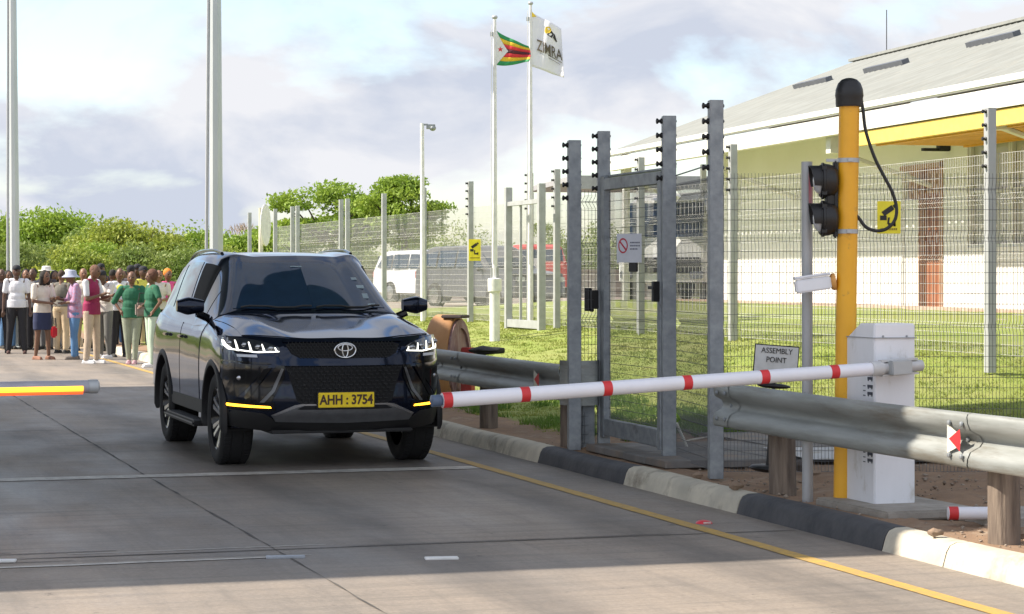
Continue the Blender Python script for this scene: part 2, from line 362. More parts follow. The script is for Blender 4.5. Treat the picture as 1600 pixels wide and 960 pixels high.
# verge and lawn: one sheet, earth in front, grass behind
def verge_mat():
    m = bpy.data.materials.new('verge'); m.use_nodes = True; t = m.node_tree; b = t.nodes['Principled BSDF']; b.inputs['Roughness'].default_value = 0.95
    tc = nd(t, 'ShaderNodeTexCoord')
    def noise(scale, detail=6, rough=0.65):
        n = nd(t, 'ShaderNodeTexNoise'); n.inputs['Scale'].default_value = scale; n.inputs['Detail'].default_value = detail; n.inputs['Roughness'].default_value = rough
        t.links.new(tc.outputs['Object'], n.inputs['Vector']); return n.outputs['Fac']
    def ramp(src, *st):
        r = nd(t, 'ShaderNodeValToRGB'); e = r.color_ramp.elements
        while len(e) < len(st): e.new(0.5)
        for q, (p, c) in zip(e, st): q.position = p; q.color = (*c, 1)
        t.links.new(src, r.inputs['Fac']); return r.outputs['Color']
    def mix(a, c, f):
        x = nd(t, 'ShaderNodeMix', data_type='RGBA'); t.links.new(f, x.inputs[0]); t.links.new(a, x.inputs[6]); t.links.new(c, x.inputs[7]); return x.outputs[2]
    def math_(op, a, c=None):
        x = nd(t, 'ShaderNodeMath', operation=op)
        for i, q in enumerate((a, c)):
            if q is None: continue
            if isinstance(q, (int, float)): x.inputs[i].default_value = q
            else: t.links.new(q, x.inputs[i])
        return x.outputs[0]
    earth = ramp(noise(3.5, 9, .7), (0.3, (0.34, 0.22, 0.13)), (0.55, (0.25, 0.16, 0.10)), (0.72, (0.36, 0.28, 0.20)))
    grass = ramp(noise(2.2, 8, .7), (0.3, (0.19, 0.26, 0.04)), (0.5, (0.23, 0.29, 0.05)), (0.7, (0.29, 0.31, 0.09)))
    g2 = ramp(noise(0.35, 5, .6), (0.45, (0, 0, 0)), (0.7, (0.55, 0.55, 0.55)))
    dry = ramp(noise(9), (0.3, (0.33, 0.31, 0.13)), (0.7, (0.25, 0.26, 0.09)))
    grass = mix(grass, dry, g2)
    sp = nd(t, 'ShaderNodeSeparateXYZ'); t.links.new(tc.outputs['Object'], sp.inputs[0])
    nz = math_('MULTIPLY', math_('SUBTRACT', noise(1.3, 7, .7), 0.5), 1.6)
    gx = math_('MULTIPLY', math_('SUBTRACT', math_('ADD', sp.outputs['X'], nz), 6.75), 5.0)
    gy = math_('MULTIPLY', math_('SUBTRACT', math_('ADD', sp.outputs['Y'], nz), 19.3), 4.0)
    g = nd(t, 'ShaderNodeMath', operation='MINIMUM'); t.links.new(gx, g.inputs[0]); t.links.new(gy, g.inputs[1]); g.use_clamp = True
    cl = nd(t, 'ShaderNodeClamp'); t.links.new(g.outputs[0], cl.inputs[0])
    t.links.new(mix(earth, grass, cl.outputs[0]), b.inputs['Base Color'])
    bp = nd(t, 'ShaderNodeBump'); bp.inputs['Strength'].default_value = 0.5; bp.inputs['Distance'].default_value = 0.02
    t.links.new(noise(14, 8, .75), bp.inputs['Height']); t.links.new(bp.outputs[0], b.inputs['Normal'])
    return m
M_verge = verge_mat()
ts = np.concatenate([np.arange(6.09, 13, 0.12), np.arange(13, 45, 0.8)]); sv = np.concatenate([np.arange(-9, 24, 0.12), np.arange(24, 60, 0.4), np.arange(60, 110, 2)])
T2, S2 = np.meshgrid(ts, sv, indexing='ij'); Z2 = terr(T2, S2)
bumpz = np.where(T2 > 7.2, .4, 1.0) * 0.018 * np.sin(T2 * 5.1 + 2 * np.sin(S2 * 1.7)) * np.sin(S2 * 3.7) + 0.008 * rng.standard_normal(T2.shape)
Z2 = Z2 + np.where(T2 > 6.25, bumpz, -0.002)
mb = MB(); mb.grid(np.stack([T2, S2, Z2], -1)); tag(mb.build('lawn_and_verge', M_verge, rz=TH, smooth=True, auto=180), kind='structure')

# paving inside the pedestrian gate
M_pave = mat('paving', (0.20, 0.19, 0.18), 0.8, col2=(0.13, 0.125, 0.12), scale=3, bump=0.2, dirt=(0.22, 0.16, 0.11), dscale=1.8, dfac=(0.5, 0.7))
M_pave2 = mat('paving_pale', (0.52, 0.53, 0.55), 0.6, col2=(0.4, 0.41, 0.43), scale=3, bump=0.2, dirt=(0.3, 0.26, 0.2), dscale=2, dfac=(0.55, 0.7))
b = MB()
for i, t0 in enumerate(np.arange(6.22, 8.1, 0.46)):
    for s0_ in np.arange(15.9, 17.7, 0.46):
        if t0 < 6.5 and s0_ > 17.5: continue
        b.box((t0 + .23, s0_ + .23, 0.155 + random.uniform(-.005, .005)), (0.45, 0.45, 0.06))
tag(b.build('paving_slabs', M_pave, rz=TH, bevel=0.006, seg=1), kind='structure')
b = MB(); b.box((9.2, 18.0, 0.155), (3.2, 2.3, 0.07)); b.box((14.0, 18.6, 0.155), (6.4, 2.6, 0.07)); tag(b.build('paved_path', M_pave, rz=TH, bevel=0.01), kind='structure')
b = MB(); b.add([(7.25, 15.55, .2), (9.9, 14.6, .2), (10.5, 15.9, .2), (7.4, 16.75, .2)], [(0, 1, 2, 3)])
tag(b.build('pale_slab', M_pave2, rz=TH), kind='structure')
# broken concrete pad in front of the barrier cabinet
b = MB(); b.box((6.55, 12.75, 0.135), (0.66, 0.95, 0.06), rz=0.03); b.box((7.1, 11.9, 0.14), (0.9, 0.7, 0.07), rz=-0.12)
tag(b.build('concrete_pad', M_conc, rz=TH, bevel=0.012), kind='structure')
# pebbles on the dirt verge
V = []; Fc = []
oc = np.array([(1, 0, 0), (-1, 0, 0), (0, 1, 0), (0, -1, 0), (0, 0, 1), (0, 0, -1)], float)
of = np.array([(0, 2, 4), (2, 1, 4), (1, 3, 4), (3, 0, 4), (2, 0, 5), (1, 2, 5), (3, 1, 5), (0, 3, 5)])
NPB = 1500
for k in range(NPB):
    t0 = rng.uniform(6.15, 8.8); s0_ = rng.uniform(8, 19) if k % 2 else rng.uniform(10, 15); r = rng.gamma(1.5, 0.005) + 0.003
    a = rng.uniform(0, 6.28); v = oc * (r * rng.uniform(.7, 1.4), r, r * rng.uniform(.4, .8)) + rng.normal(0, r * .12, (6, 3))
    v = v @ np.array([[math.cos(a), math.sin(a), 0], [-math.sin(a), math.cos(a), 0], [0, 0, 1]]) + (t0, s0_, float(terr(t0, s0_)) + r * .3)
    Fc.append(of + len(V) * 6); V.append(v)
M_peb = mat('pebbles', (0.36, 0.30, 0.24), 0.9, col2=(0.20, 0.15, 0.11), scale=3)
o = big_mesh('gravel', np.concatenate(V), np.concatenate(Fc), M_peb); o.rotation_euler.z = TH; tag(o, 'loose reddish gravel scattered on the dirt verge behind the kerb', 'gravel', kind='stuff')

# grass blades
def grass(name, n, tr, sr, h, m, cond=None, label=''):
    t = rng.uniform(*tr, n); s = sr[0] + (sr[1] - sr[0]) * rng.random(n) ** 1.5
    if cond is not None: k = cond(t, s); t = t[k]; s = s[k]; n = len(t)
    z = terr(t, s); a = rng.uniform(0, math.pi, n); hh = h * rng.uniform(.4, 1.2, n) * (1 + 0.2 * np.sin(t * 2.3) * np.sin(s * 1.9)); w = 0.0045 + 0.0004 * (s - 15)
    lean = rng.normal(0, .45, (n, 2)) * hh[:, None]
    dx = np.cos(a) * w; dy = np.sin(a) * w
    V = np.empty((n, 3, 3)); V[:, 0] = np.stack([t - dx, s - dy, z - .01], 1); V[:, 1] = np.stack([t + dx, s + dy, z - .01], 1); V[:, 2] = np.stack([t + lean[:, 0], s + lean[:, 1], z + hh], 1)
    o = big_mesh(name, V.reshape(-1, 3), np.arange(n * 3).reshape(-1, 3), m); o.rotation_euler.z = TH
    return tag(o, label, 'grass', kind='stuff')
def leafmat(name, c1, c2, scale=1.2, tr=0.35, rough=0.6):
    m = bpy.data.materials.new(name); m.use_nodes = True; t = m.node_tree; b = t.nodes['Principled BSDF']; b.inputs['Roughness'].default_value = rough
    tc = nd(t, 'ShaderNodeTexCoord'); n = nd(t, 'ShaderNodeTexNoise'); n.inputs['Scale'].default_value = scale; n.inputs['Detail'].default_value = 7; n.inputs['Roughness'].default_value = 0.75
    t.links.new(tc.outputs['Object'], n.inputs['Vector'])
    r = nd(t, 'ShaderNodeValToRGB'); r.color_ramp.elements[0].position = .35; r.color_ramp.elements[1].position = .65
    r.color_ramp.elements[0].color = (*c1, 1); r.color_ramp.elements[1].color = (*c2, 1); t.links.new(n.outputs['Fac'], r.inputs['Fac'])
    t.links.new(r.outputs['Color'], b.inputs['Base Color'])
    tl = nd(t, 'ShaderNodeBsdfTranslucent'); t.links.new(r.outputs['Color'], tl.inputs['Color']); mxs = nd(t, 'ShaderNodeMixShader'); mxs.inputs[0].default_value = tr
    t.links.new(b.outputs[0], mxs.inputs[1]); t.links.new(tl.outputs[0], mxs.inputs[2]); t.links.new(mxs.outputs[0], t.nodes['Material Output'].inputs['Surface'])
    return m
M_grass = leafmat('grass_blade', (0.20, 0.27, 0.045), (0.34, 0.35, 0.10), 1.1)
M_grassr = leafmat('grass_rank', (0.10, 0.20, 0.03), (0.18, 0.28, 0.05), 3)
edge = lambda t, s: t > 6.75 + 0.35 * np.sin(s * 2.1) + 0.2 * np.sin(s * 5.3)
grass('mown_grass', 130000, (6.6, 13.5), (19.2, 48), 0.022, M_grass, edge, 'short mown green grass on the lawn behind the fence')
grass('rank_grass', 16000, (6.7, 8.6), (18.6, 24), 0.09, M_grassr, lambda t, s: edge(t, s) & (np.sin(t * 4) + np.sin(s * 2.7 + t) > 0.1), 'tall rank grass tufts under the guardrail end')
grass('fence_grass', 9000, (6.7, 14), (19.0, 20.2), 0.11, M_grassr, lambda t, s: (s < 19.3 + .6 * rng.random(len(s)) + .5 * np.sin(t)) & (t > 7.2), 'ragged grass along the far edge of the paved path')

# ================================================================== canopy whose shadow crosses the lane
M_can = mat('canopy_sheet', (0.22, 0.34, 0.52), 0.5)  # blue put into the sheet to tint the windscreen reflection and cool the shade
hc = 7.2; ddx = hc * math.cos(rad(15)) / math.tan(SUN_EL); dds = hc * math.sin(rad(15)) / math.tan(SUN_EL)
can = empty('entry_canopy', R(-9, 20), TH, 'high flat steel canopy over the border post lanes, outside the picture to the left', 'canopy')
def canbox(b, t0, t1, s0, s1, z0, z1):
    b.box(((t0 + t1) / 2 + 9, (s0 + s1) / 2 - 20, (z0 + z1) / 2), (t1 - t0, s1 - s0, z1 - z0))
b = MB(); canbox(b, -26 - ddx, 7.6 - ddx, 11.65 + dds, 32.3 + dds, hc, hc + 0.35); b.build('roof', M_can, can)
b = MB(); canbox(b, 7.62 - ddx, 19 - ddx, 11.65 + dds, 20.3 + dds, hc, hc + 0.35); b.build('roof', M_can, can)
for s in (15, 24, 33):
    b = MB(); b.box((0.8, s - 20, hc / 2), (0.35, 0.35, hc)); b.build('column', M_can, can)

# ================================================================== long white building
M_wall = mat('plaster_white', (0.82, 0.81, 0.80), 0.85, col2=(0.78, 0.765, 0.74), scale=0.8, dirt=(0.6, 0.52, 0.4), dscale=1.2, dfac=(0.6, 0.85))
M_trim = mat('trim_white', (0.68, 0.68, 0.66), 0.5, col2=(0.62, 0.62, 0.59))
M_roof = mat('roof_fibre', (0.27, 0.285, 0.27), 0.9, col2=(0.22, 0.23, 0.215), scale=1.2, stretch=(1, 4, 1), dirt=(0.3, 0.29, 0.25), dscale=2, dfac=(0.55, 0.8))
M_vent = mat('roof_light', (0.10, 0.11, 0.13), 0.4)
M_brick = mat('brick_plinth', (0.42, 0.27, 0.20), 0.9, col2=(0.5, 0.42, 0.35), scale=4)
M_door = mat('door_wood', (0.34, 0.13, 0.06), 0.5, col2=(0.28, 0.10, 0.045), scale=2, stretch=(6, 6, .5))
M_doort = mat('door_tan', (0.45, 0.25, 0.14), 0.5)
M_louv = mat('louvre_glass', (0.48, 0.46, 0.40), 0.25, col2=(0.40, 0.39, 0.35), scale=2)
M_dark = mat('dark_gap', (0.05, 0.05, 0.055), 0.6)
bx, by = -0.2370, 0.9715
BR = math.atan2(-bx, by)                                       # local +y runs along the facade, local +x away from the road
bd = empty('customs_building', (7.37, 32.2, 1.02), BR, 'long white building with pale ribbed roof, yellow awning and brown door', 'building')
def bb(name, x0, x1, y0, y1, z0, z1, m, parent=bd, **kw):       # z above the 1.02 floor
    b = MB(); b.box(((x0 + x1) / 2, (y0 + y1) / 2, (z0 + z1) / 2), (x1 - x0, y1 - y0, z1 - z0)); return b.build(name, m, parent, **kw)
E = 3.48; RX, RZ = 6.1, 5.72
# walls with openings cut by building them from panels (door y 7.2..8.9, windows y<6.3)
b = MB()
def wp(y0, y1, z0, z1, x0=2.0, x1=2.22): b.box(((x0 + x1) / 2, (y0 + y1) / 2, (z0 + z1) / 2), (x1 - x0, y1 - y0, z1 - z0))
wp(8.9, 20, -0.3, 3.45); wp(7.2, 8.9, 2.52, 3.45); wp(6.15, 7.2, -0.3, 3.45); wp(-13, 6.15, -0.3, 1.05); wp(-13, 6.15, 3.02, 3.45)
b.box((6, 19.9, 1.6), (8, 0.2, 3.8)); b.box((6, -12.9, 1.6), (8, 0.2, 3.8)); b.box((10, 3.5, 1.6), (0.2, 32.6, 3.8))
b.prism([(2.0, 3.45), (10.2, 3.45), (6.1, 5.0)], 19.82, 20.0)
b.build('wall', M_wall, bd)
bb('plinth', 1.2, 2.0, -13, 20.6, -0.35, 0.02, M_brick)
bb('apron', -0.2, 1.2, -13, 20.6, -0.35, -0.06, mat('apron_tan', (.42, .36, .30), .9))
d = bb('door', 2.10, 2.15, 7.25, 8.10, 0.0, 2.5, M_door); bb('glazing', 2.09, 2.10, 7.3, 8.05, 2.05, 2.45, M_doort, d)
bb('transom', 2.10, 2.16, 8.12, 8.85, 1.95, 2.5, M_doort); bb('wall', 2.03, 2.16, 8.12, 8.88, -.3, 1.95, M_wall)
bb('door_frame', 1.97, 2.1, 7.14, 7.22, 0, 2.6, M_doort); bb('door_frame', 1.97, 2.1, 8.09, 8.14, 0, 2.5, M_doort); bb('door_frame', 1.97, 2.1, 7.14, 8.96, 2.5, 2.58, M_doort)
y = 6.1
while y > -12:
    w = bb('window', 2.1, 2.13, y - 1.5, y, 1.05, 3.02, M_louv)
    b = MB()
    for q in (y, y - 1.5): b.box((2.06, q, 2.03), (0.07, 0.06, 1.98))
    for q in (1.08, 2.0, 2.99): b.box((2.055, y - .75, q), (0.06, 1.44, 0.05))
    b.box((2.05, y - .75, 2.5), (0.03, 0.03, 0.94)); b.build('window_frame', M_trim, w); y -= 1.58
# ribbed roof (two slopes)
M_ribs = M_roof
for side in (0, 1):
    ys = np.arange(-14.0, 21.0, 0.045); xs = np.linspace(-0.05, RX, 4)
    P = np.zeros((len(xs), len(ys), 3))
    for i, x in enumerate(xs):
        P[i, :, 0] = x if side == 0 else 2 * RX - x; P[i, :, 1] = ys; P[i, :, 2] = E + (RZ - E) * (x / RX) + 0.045 * np.cos(ys * 2 * math.pi / 0.27)
    b = MB(); b.grid(P); Q = P.copy(); Q[:, :, 2] -= 0.03; b.grid(Q, flip=True)
    b.build('roof', M_ribs, bd, smooth=True, auto=180, clean=False)
bb('ridge_cap', RX - .22, RX + .22, -14, 21, RZ + .0, RZ + .06, M_roof)
sl_ang = math.atan2(RZ - E, RX)
for (yy, xx) in ((17.4, 3.55), (13.3, 3.55), (9.1, 3.9), (5.3, 3.55), (1.5, 3.6)):
    b = MB(); b.box((0, 0, 0), (0.16, 2.0, 0.10)); o = b.build('roof_vent', M_vent, bd, loc=(xx, yy, E + (RZ - E) * xx / RX + 0.09)); o.rotation_euler.y = -sl_ang
# gable end triangle trims, gutter, beam, soffit, brackets and end posts
b = MB(); b.box((-0.14, 3.5, E - .07), (0.16, 35.0, 0.12)); b.build('gutter', M_trim, bd, bevel=0.02)
bb('fascia_beam', -.20, -.04, -14, 20.8, E - .47, E - .17, M_trim)
bb('soffit', 0.36, 2.0, -14, 20.9, E - .12, E - .08, mat('soffit_board', (0.78, 0.78, 0.76), 0.8))
for yy in (20.4, 14.2, 7.6, 1.0, -5.6):
    b = MB(); b.box((0.12, yy, E - .42), (0.2, 0.22, 0.66)); b.tube([(0.1, yy, E - .7), (1.98, yy, E - 1.3)], 0.05, 6); b.build('bracket', M_trim, bd)
bb('veranda_post', 0.1, 0.24, 20.5, 20.64, -0.4, E - .1, M_trim); bb('veranda_post', 2.0, 2.12, 20.5, 20.62, -0.4, E - .3, M_trim)
M_awn = mat('awning_yellow', (0.80, 0.58, 0.14), 0.6, col2=(0.74, 0.52, 0.12))
aw = bb('awning', -0.16, -0.04, -13, 5.9, 2.76, 2.99, M_awn)
b = MB()
for k in range(60): b.box((0.93, 5.7 - k * .31, 2.81), (1.84, 0.2, 0.05))
b.box((0.2, -3.5, 2.79), (0.08, 18.6, 0.06)); b.box((1.8, -3.5, 2.79), (0.08, 18.6, 0.06)); b.build('awning_slats', mat('awning_under', (0.75, 0.40, 0.05), 0.6), aw)
lt = MB(); lt.box((1.75, 6.9, 2.78), (0.5, 0.1, 0.05)); lt.box((1.9, 6.9, 2.82), (0.2, 0.16, 0.1)); lt.build('wall_lamp', M_black, bd)
b = MB(); b.tube([(RX, 19.2, RZ), (RX, 19.2, RZ + 1.05)], 0.012, 6); b.build('aerial', M_dark, bd)

# ================================================================== vegetation
M_bark = mat('bark', (0.13, 0.10, 0.07), 0.9, col2=(0.07, 0.055, 0.04), scale=6, bump=0.4)
def tree(name, loc, crown, clumps, leaves, lsize, m, label, group=None, trunk=0.22, flat=0.5, clump_r=0.9, seed=0, th=None, low=0.35, cat='tree'):
    """crown = (rx, ry, z0, z1); clumps of leaf blades around limb tips"""
    r = np.random.default_rng(seed + 11)
    root = empty(name, loc, 0, label, cat, group); leaves = int(leaves * 2.3); lsize = lsize * .55
    rx, ry, z0, z1 = crown; cen = []
    while len(cen) < clumps:
        u = r.uniform(-1, 1, 3)
        d = u[0] ** 2 + u[1] ** 2 + u[2] ** 2
        if d > 1 or d < low ** 2: continue
        cen.append((u[0] * rx * (1 + .15 * math.sin(5 * u[2])), u[1] * ry, z0 + (z1 - z0) * (u[2] + 1) / 2))
    cen = np.array(cen)
    ls = []
    for c in cen:
        k = int(leaves * r.uniform(.5, 1.5)); cr = clump_r * r.uniform(.55, 1.3)
        q = r.normal(0, 1, (k, 3)); q = q / np.linalg.norm(q, axis=1)[:, None] * r.random((k, 1)) ** .5 * .95 * (cr, cr, cr * flat) + c
        ls.append(q)
    q = np.concatenate(ls); n = len(q)
    a = r.normal(0, 1, (n, 3)); a /= np.linalg.norm(a, axis=1)[:, None]; bvec = np.cross(a, r.normal(0, 1, (n, 3))); bvec /= np.linalg.norm(bvec, axis=1)[:, None]
    sz = lsize * r.uniform(.6, 1.4, (n, 1)); V = np.stack([q - a * sz, q - bvec * sz * .45, q + a * sz, q + bvec * sz * .45], 1).reshape(-1, 3)
    big_mesh('crown', V, np.arange(4 * n).reshape(-1, 4), m, root)
    b = MB(); h = z0 + (z1 - z0) * .25; top = Vector((r.uniform(-.2, .2), 0, h))
    b.tube([(0, 0, -.3), (0.05, 0, h * .5), top], [trunk, trunk * .8, trunk * .62], 8)
    for c in cen[r.permutation(len(cen))[:min(len(cen), 26)]]:
        c = Vector(c); mid = top.lerp(c, .5) + Vector((0, 0, -.1 * (z1 - z0))); b.tube([top - Vector((0, 0, .1)), mid, c], [trunk * .38, trunk * .2, trunk * .06], 5)
    b.build('trunk', M_bark, root, smooth=True); return root
ML1 = leafmat('leaf_bright', (0.17, 0.29, 0.03), (0.33, 0.44, 0.06), .9)
ML2 = leafmat('leaf_mid', (0.13, 0.21, 0.04), (0.26, 0.33, 0.07), .8)
ML3 = leafmat('leaf_yellow', (0.20, 0.29, 0.04), (0.40, 0.43, 0.07), .7)
ML4 = leafmat('leaf_olive', (0.16, 0.24, 0.05), (0.34, 0.39, 0.11), .6)
def px_tree(px, ytop, ybot, wpx, D, base=0.0, **kw):
    x = (px - 800) / FP * D; zt = EYE - (ytop - YH) * D / FP; zb = EYE - (ybot - YH) * D / FP; rx = wpx / 2 * D / FP
    return tree(loc=(x, D, base), crown=(rx, rx * .85, zb - base, zt - base), **kw)
G1 = 'trees beyond the fence'
px_tree(522, 288, 395, 190, 88, .6, name='acacia_tree', clumps=50, leaves=120, lsize=.17, m=ML1, label='tall spreading green tree with open crown, left of the pair beyond the fence', group=G1, clump_r=.95, flat=.36, seed=1, low=.2)
px_tree(628, 283, 385, 112, 84, .6, name='acacia_tree', clumps=40, leaves=120, lsize=.16, m=ML1, label='tall green tree right behind the slender white lamp pole', group=G1, clump_r=.78, flat=.36, seed=2, low=.2)
px_tree(440, 345, 412, 90, 92, .3, name='bushy_tree', clumps=34, leaves=110, lsize=.16, m=ML1, label='low green tree behind the round sign back', group=G1, clump_r=1.0, seed=3)
px_tree(70, 334, 400, 120, 96, .0, name='acacia_tree', clumps=44, leaves=110, lsize=.17, m=ML1, label='flat topped green tree right of the left light mast', group='trees behind the crowd', clump_r=1.2, flat=.4, seed=4)
px_tree(-5, 345, 410, 60, 96, .0, name='acacia_tree', clumps=26, leaves=110, lsize=.17, m=ML1, label='green tree cut by the left edge of the picture', group='trees behind the crowd', clump_r=1.1, flat=.4, seed=5)
px_tree(207, 352, 425, 150, 82, .0, name='round_bush_tree', clumps=60, leaves=130, lsize=.13, m=ML3, label='rounded yellow green bush tree in the middle behind the crowd', group='trees behind the crowd', clump_r=1.0, seed=6, low=.5)
px_tree(143, 362, 420, 60, 90, .0, name='thorn_tree', clumps=20, leaves=90, lsize=.14, m=ML2, label='thin darker thorn tree between the flat topped tree and the round bush', group='trees behind the crowd', clump_r=.8, seed=7)
px_tree(262, 372, 420, 50, 110, .0, name='thorn_tree', clumps=20, leaves=90, lsize=.16, m=ML2, label='dark distant tree right of the yellow round bush', group='trees behind the crowd', clump_r=.8, seed=8)
px_tree(315, 366, 425, 90, 86, .0, name='bushy_tree', clumps=34, leaves=120, lsize=.14, m=ML1, label='light green bush tree behind the thick light mast', group='trees behind the crowd', clump_r=1.0, seed=9)
px_tree(385, 372, 425, 80, 84, .0, name='bushy_tree', clumps=34, leaves=110, lsize=.14, m=ML1, label='green bush tree between the thick mast and the round sign', group='trees behind the crowd', clump_r=1.0, seed=10)
hx = [(-20, 382, 76), (25, 385, 70), (75, 378, 74), (118, 388, 66), (160, 386, 70), (215, 384, 66), (262, 386, 70), (300, 388, 66), (345, 392, 70), (395, 396, 74)]
hl = ['leftmost olive bush behind the people', 'olive bush behind the man in black cap', 'olive green bush behind the white sun hat', 'pale olive bush behind the bucket hat', 'green bush behind the maroon waistcoat',
      'green bush behind the two black caps', 'bright bush behind the orange headwrap', 'green bush just left of the thick light mast', 'green bush just right of the thick light mast', 'green bush at the foot of the round sign']
for i, (x, yt, D) in enumerate(hx):
    px_tree(x, yt, 505, 92, D, .0, name='roadside_bush', clumps=52, leaves=120, lsize=.10, m=(ML4, ML4, ML2, ML3, ML1)[i % 5], label=hl[i], group='bushes behind the crowd', clump_r=.62, seed=20 + i, low=.55, trunk=.08, cat='bush')
G2 = 'scrub beyond the car park'
for i, (x, yt, w, D, lab) in enumerate([(740, 350, 130, 110, 'olive scrub behind the yellow camera sign'), (850, 345, 120, 118, 'scrub trees behind the red truck'), (640, 378, 120, 100, 'scrub behind the white parked car'),
                                      (550, 392, 110, 98, 'scrub left of the white parked car'), (460, 398, 120, 98, 'scrub above the black car roof'), (940, 350, 110, 120, 'scrub seen through the steel gate'), (1030, 370, 110, 124, 'scrub behind the white lorry')]):
    px_tree(x, yt, 500, w, D, .3, name='scrub_tree', clumps=44, leaves=110, lsize=.15, m=ML4, label=lab, group=G2, clump_r=1.1, seed=40 + i, low=.5, trunk=.1)
# bare dry tree
x = at(385, 430, 100); b = MB(); r_ = random.Random(3)
def twig(p, d, l, rr, k):
    q = p + d * l; b.tube([p, q], rr, 5, r2=rr * .6)
    if k: 
        for _ in range(3): twig(q, (d + Vector((r_.uniform(-.7, .7), r_.uniform(-.7, .7), r_.uniform(-.1, .5)))).normalized(), l * .68, rr * .6, k - 1)
twig(Vector((0, 0, 0)), Vector((0, 0, 1)), 1.5, .1, 4)
o = b.build('bare_tree', mat('dry_bark', (0.42, 0.33, 0.27), .9), loc=(x.x, 100, 0)); tag(o, 'bare leafless tree left of the round sign back', 'tree')
# far hazy treeline
V = []
n = 42000; X = rng.uniform(-260, 260, n); D = rng.uniform(170, 230, n); hgt = 2.2 + 1.2 * np.sin(X * .05) + 1.0 * np.sin(X * .17 + 1) ; Z = rng.random(n) ** .7 * (hgt + .5)
q = np.stack([X, D, Z], 1); a = rng.normal(0, 1, (n, 3)); a /= np.linalg.norm(a, axis=1)[:, None]; bv = np.cross(a, rng.normal(0, 1, (n, 3))); bv /= np.linalg.norm(bv, axis=1)[:, None]
sz = rng.uniform(.3, .8, (n, 1)); V = np.stack([q - a * sz, q - bv * sz * .6, q + a * sz, q + bv * sz * .6], 1).reshape(-1, 3)
o = big_mesh('distant_bush', V, np.arange(4 * n).reshape(-1, 4), ML4); tag(o, 'distant olive bushland along the horizon', 'bushland', kind='stuff')
# ================================================================== steel security fence and gate
VZ = 0.12
def mesh_panel(name, w, h, dv, r, m, parent, bends=(), dh=0.0762, M=None, z0=0.05):
    """welded wire panel along local x, folded outwards at the bends"""
    b = MB(); zs = [z0]; ys = [0.0]
    for q in bends: zs += [q - .05, q, q + .05]; ys += [0, .04, 0]
    zs.append(h); ys.append(0.0)
    n = int(w / dv); V = []; Fc = []
    K = len(zs)
    for i in range(n + 1):
        x = min(i * dv, w); o = len(V)
        for z, y in zip(zs, ys): V += [(x - r, y - r, z), (x + r, y - r, z), (x + r, y + r, z), (x - r, y + r, z)]
        for k in range(K - 1):
            for j in range(4): a = o + k * 4 + j; c = o + k * 4 + (j + 1) % 4; Fc.append((a, c, c + 4, a + 4))
    z = z0
    hz = []
    while z < h + .001: hz.append(z); z += dh
    hz += [q for q in bends]
    for z in hz:
        y = float(np.interp(z, zs, ys)) - 1.9 * r; rr = r * 1.15; o = len(V)
        for x in (0, w): V += [(x, y - rr, z - rr), (x, y + rr, z - rr), (x, y + rr, z + rr), (x, y - rr, z + rr)]
        for j in range(4): a = o + j; c = o + (j + 1) % 4; Fc.append((a, c, c + 4, a + 4))
    o = big_mesh(name, V, Fc, m, parent)
    if M is not None: o.matrix_local = M
    return o
def along(a, c):                                   # matrix for a panel from a to c in parent space
    a = Vector(a); c = Vector(c); d = c - a; return Matrix.Translation(a) @ Matrix.Rotation(math.atan2(d.y, d.x), 4, 'Z')

posts = {'a': gp(897, 703, VZ), 'b': gp(943, 700, VZ), 'c': gp(1045, 724, VZ), 'd': gp(1118, 748, VZ)}
pa, pb, pc, pd_ = [posts[k] for k in 'abcd']
fence = empty('security_fence', pd_, 0, 'grey steel mesh security fence with tall posts and black insulators beside the kerb', 'fence')
def cpost(parent, loc, h, rz, w=.11, insul=5, name='fence_post', dz=.112, m=M_galv):
    """steel channel post with fixing holes and black reel insulators on the far left"""
    b = MB(); t = .012
    b.box((0, -w / 2 + t / 2, h / 2), (w, t, h)); b.box((-w / 2 + t / 2, t / 2, h / 2), (t, w - t, h)); b.box((w / 2 - t / 2, t / 2, h / 2), (t, w - t, h))
    b.box((0, w / 2 - t / 2 - .002, h / 2 - .002), (w - 2 * t - .002, t, h - .004))
    for k in range(14): b.box((w / 2 + .003, 0, .3 + k * .17), (.008, .03, .04)); 
    o = b.build(name, m, parent, loc=loc, rz=rz, bevel=.003, seg=1)
    for k in range(insul):
        q = MB(); M = Matrix.Translation((-w / 2, 0, h - .04 - k * dz)) @ Matrix.Rotation(rad(-90), 4, 'Y')
        q.lathe([(.006, -.115), (.014, -.11), (.014, -.01), (.022, 0), (.022, .012), (.013, .018), (.013, .028), (.022, .034), (.022, .046), (.01, .05)], 12, M=M)
        q.build('insulator', M_black, o, smooth=True)
    return o
base = lambda v: (v - pd_)
H1 = 2.73
cpost(fence, base(pa), 2.62, TH * .4, .105); cpost(fence, base(pd_), H1 + .02, TH * .3, .10)
mesh_panel('mesh_panel', 6.2, 2.22, .0254, .0015, M_wire, fence, (.35, 1.1, 1.75, 2.1), M=along(base(pd_) + Vector((.06, 0, 0)), base(pd_) + Vector((6.3, .0, 0))))
mesh_panel('mesh_panel', (pd_ - pc).length - .1, 2.2, .03, .0016, M_wire, fence, (.35, 1.1, 1.75, 2.1), M=along(base(pc) + Vector((.06, 0, 0)), base(pd_)))
mesh_panel('mesh_panel', (pb - pa).length + .05, 2.2, .04, .0014, M_wire, fence, (.35, 1.1, 1.75, 2.1), M=along(base(pa), base(pb)))
cpost(fence, Vector((6.35, 0, 0)), H1, 0)
b = MB(); b.tube([base(pc) + Vector((.05, 0, 2.26)), base(pd_) + Vector((-.05, 0, 2.28))], .006, 6); b.build('top_wire', M_galv, fence)

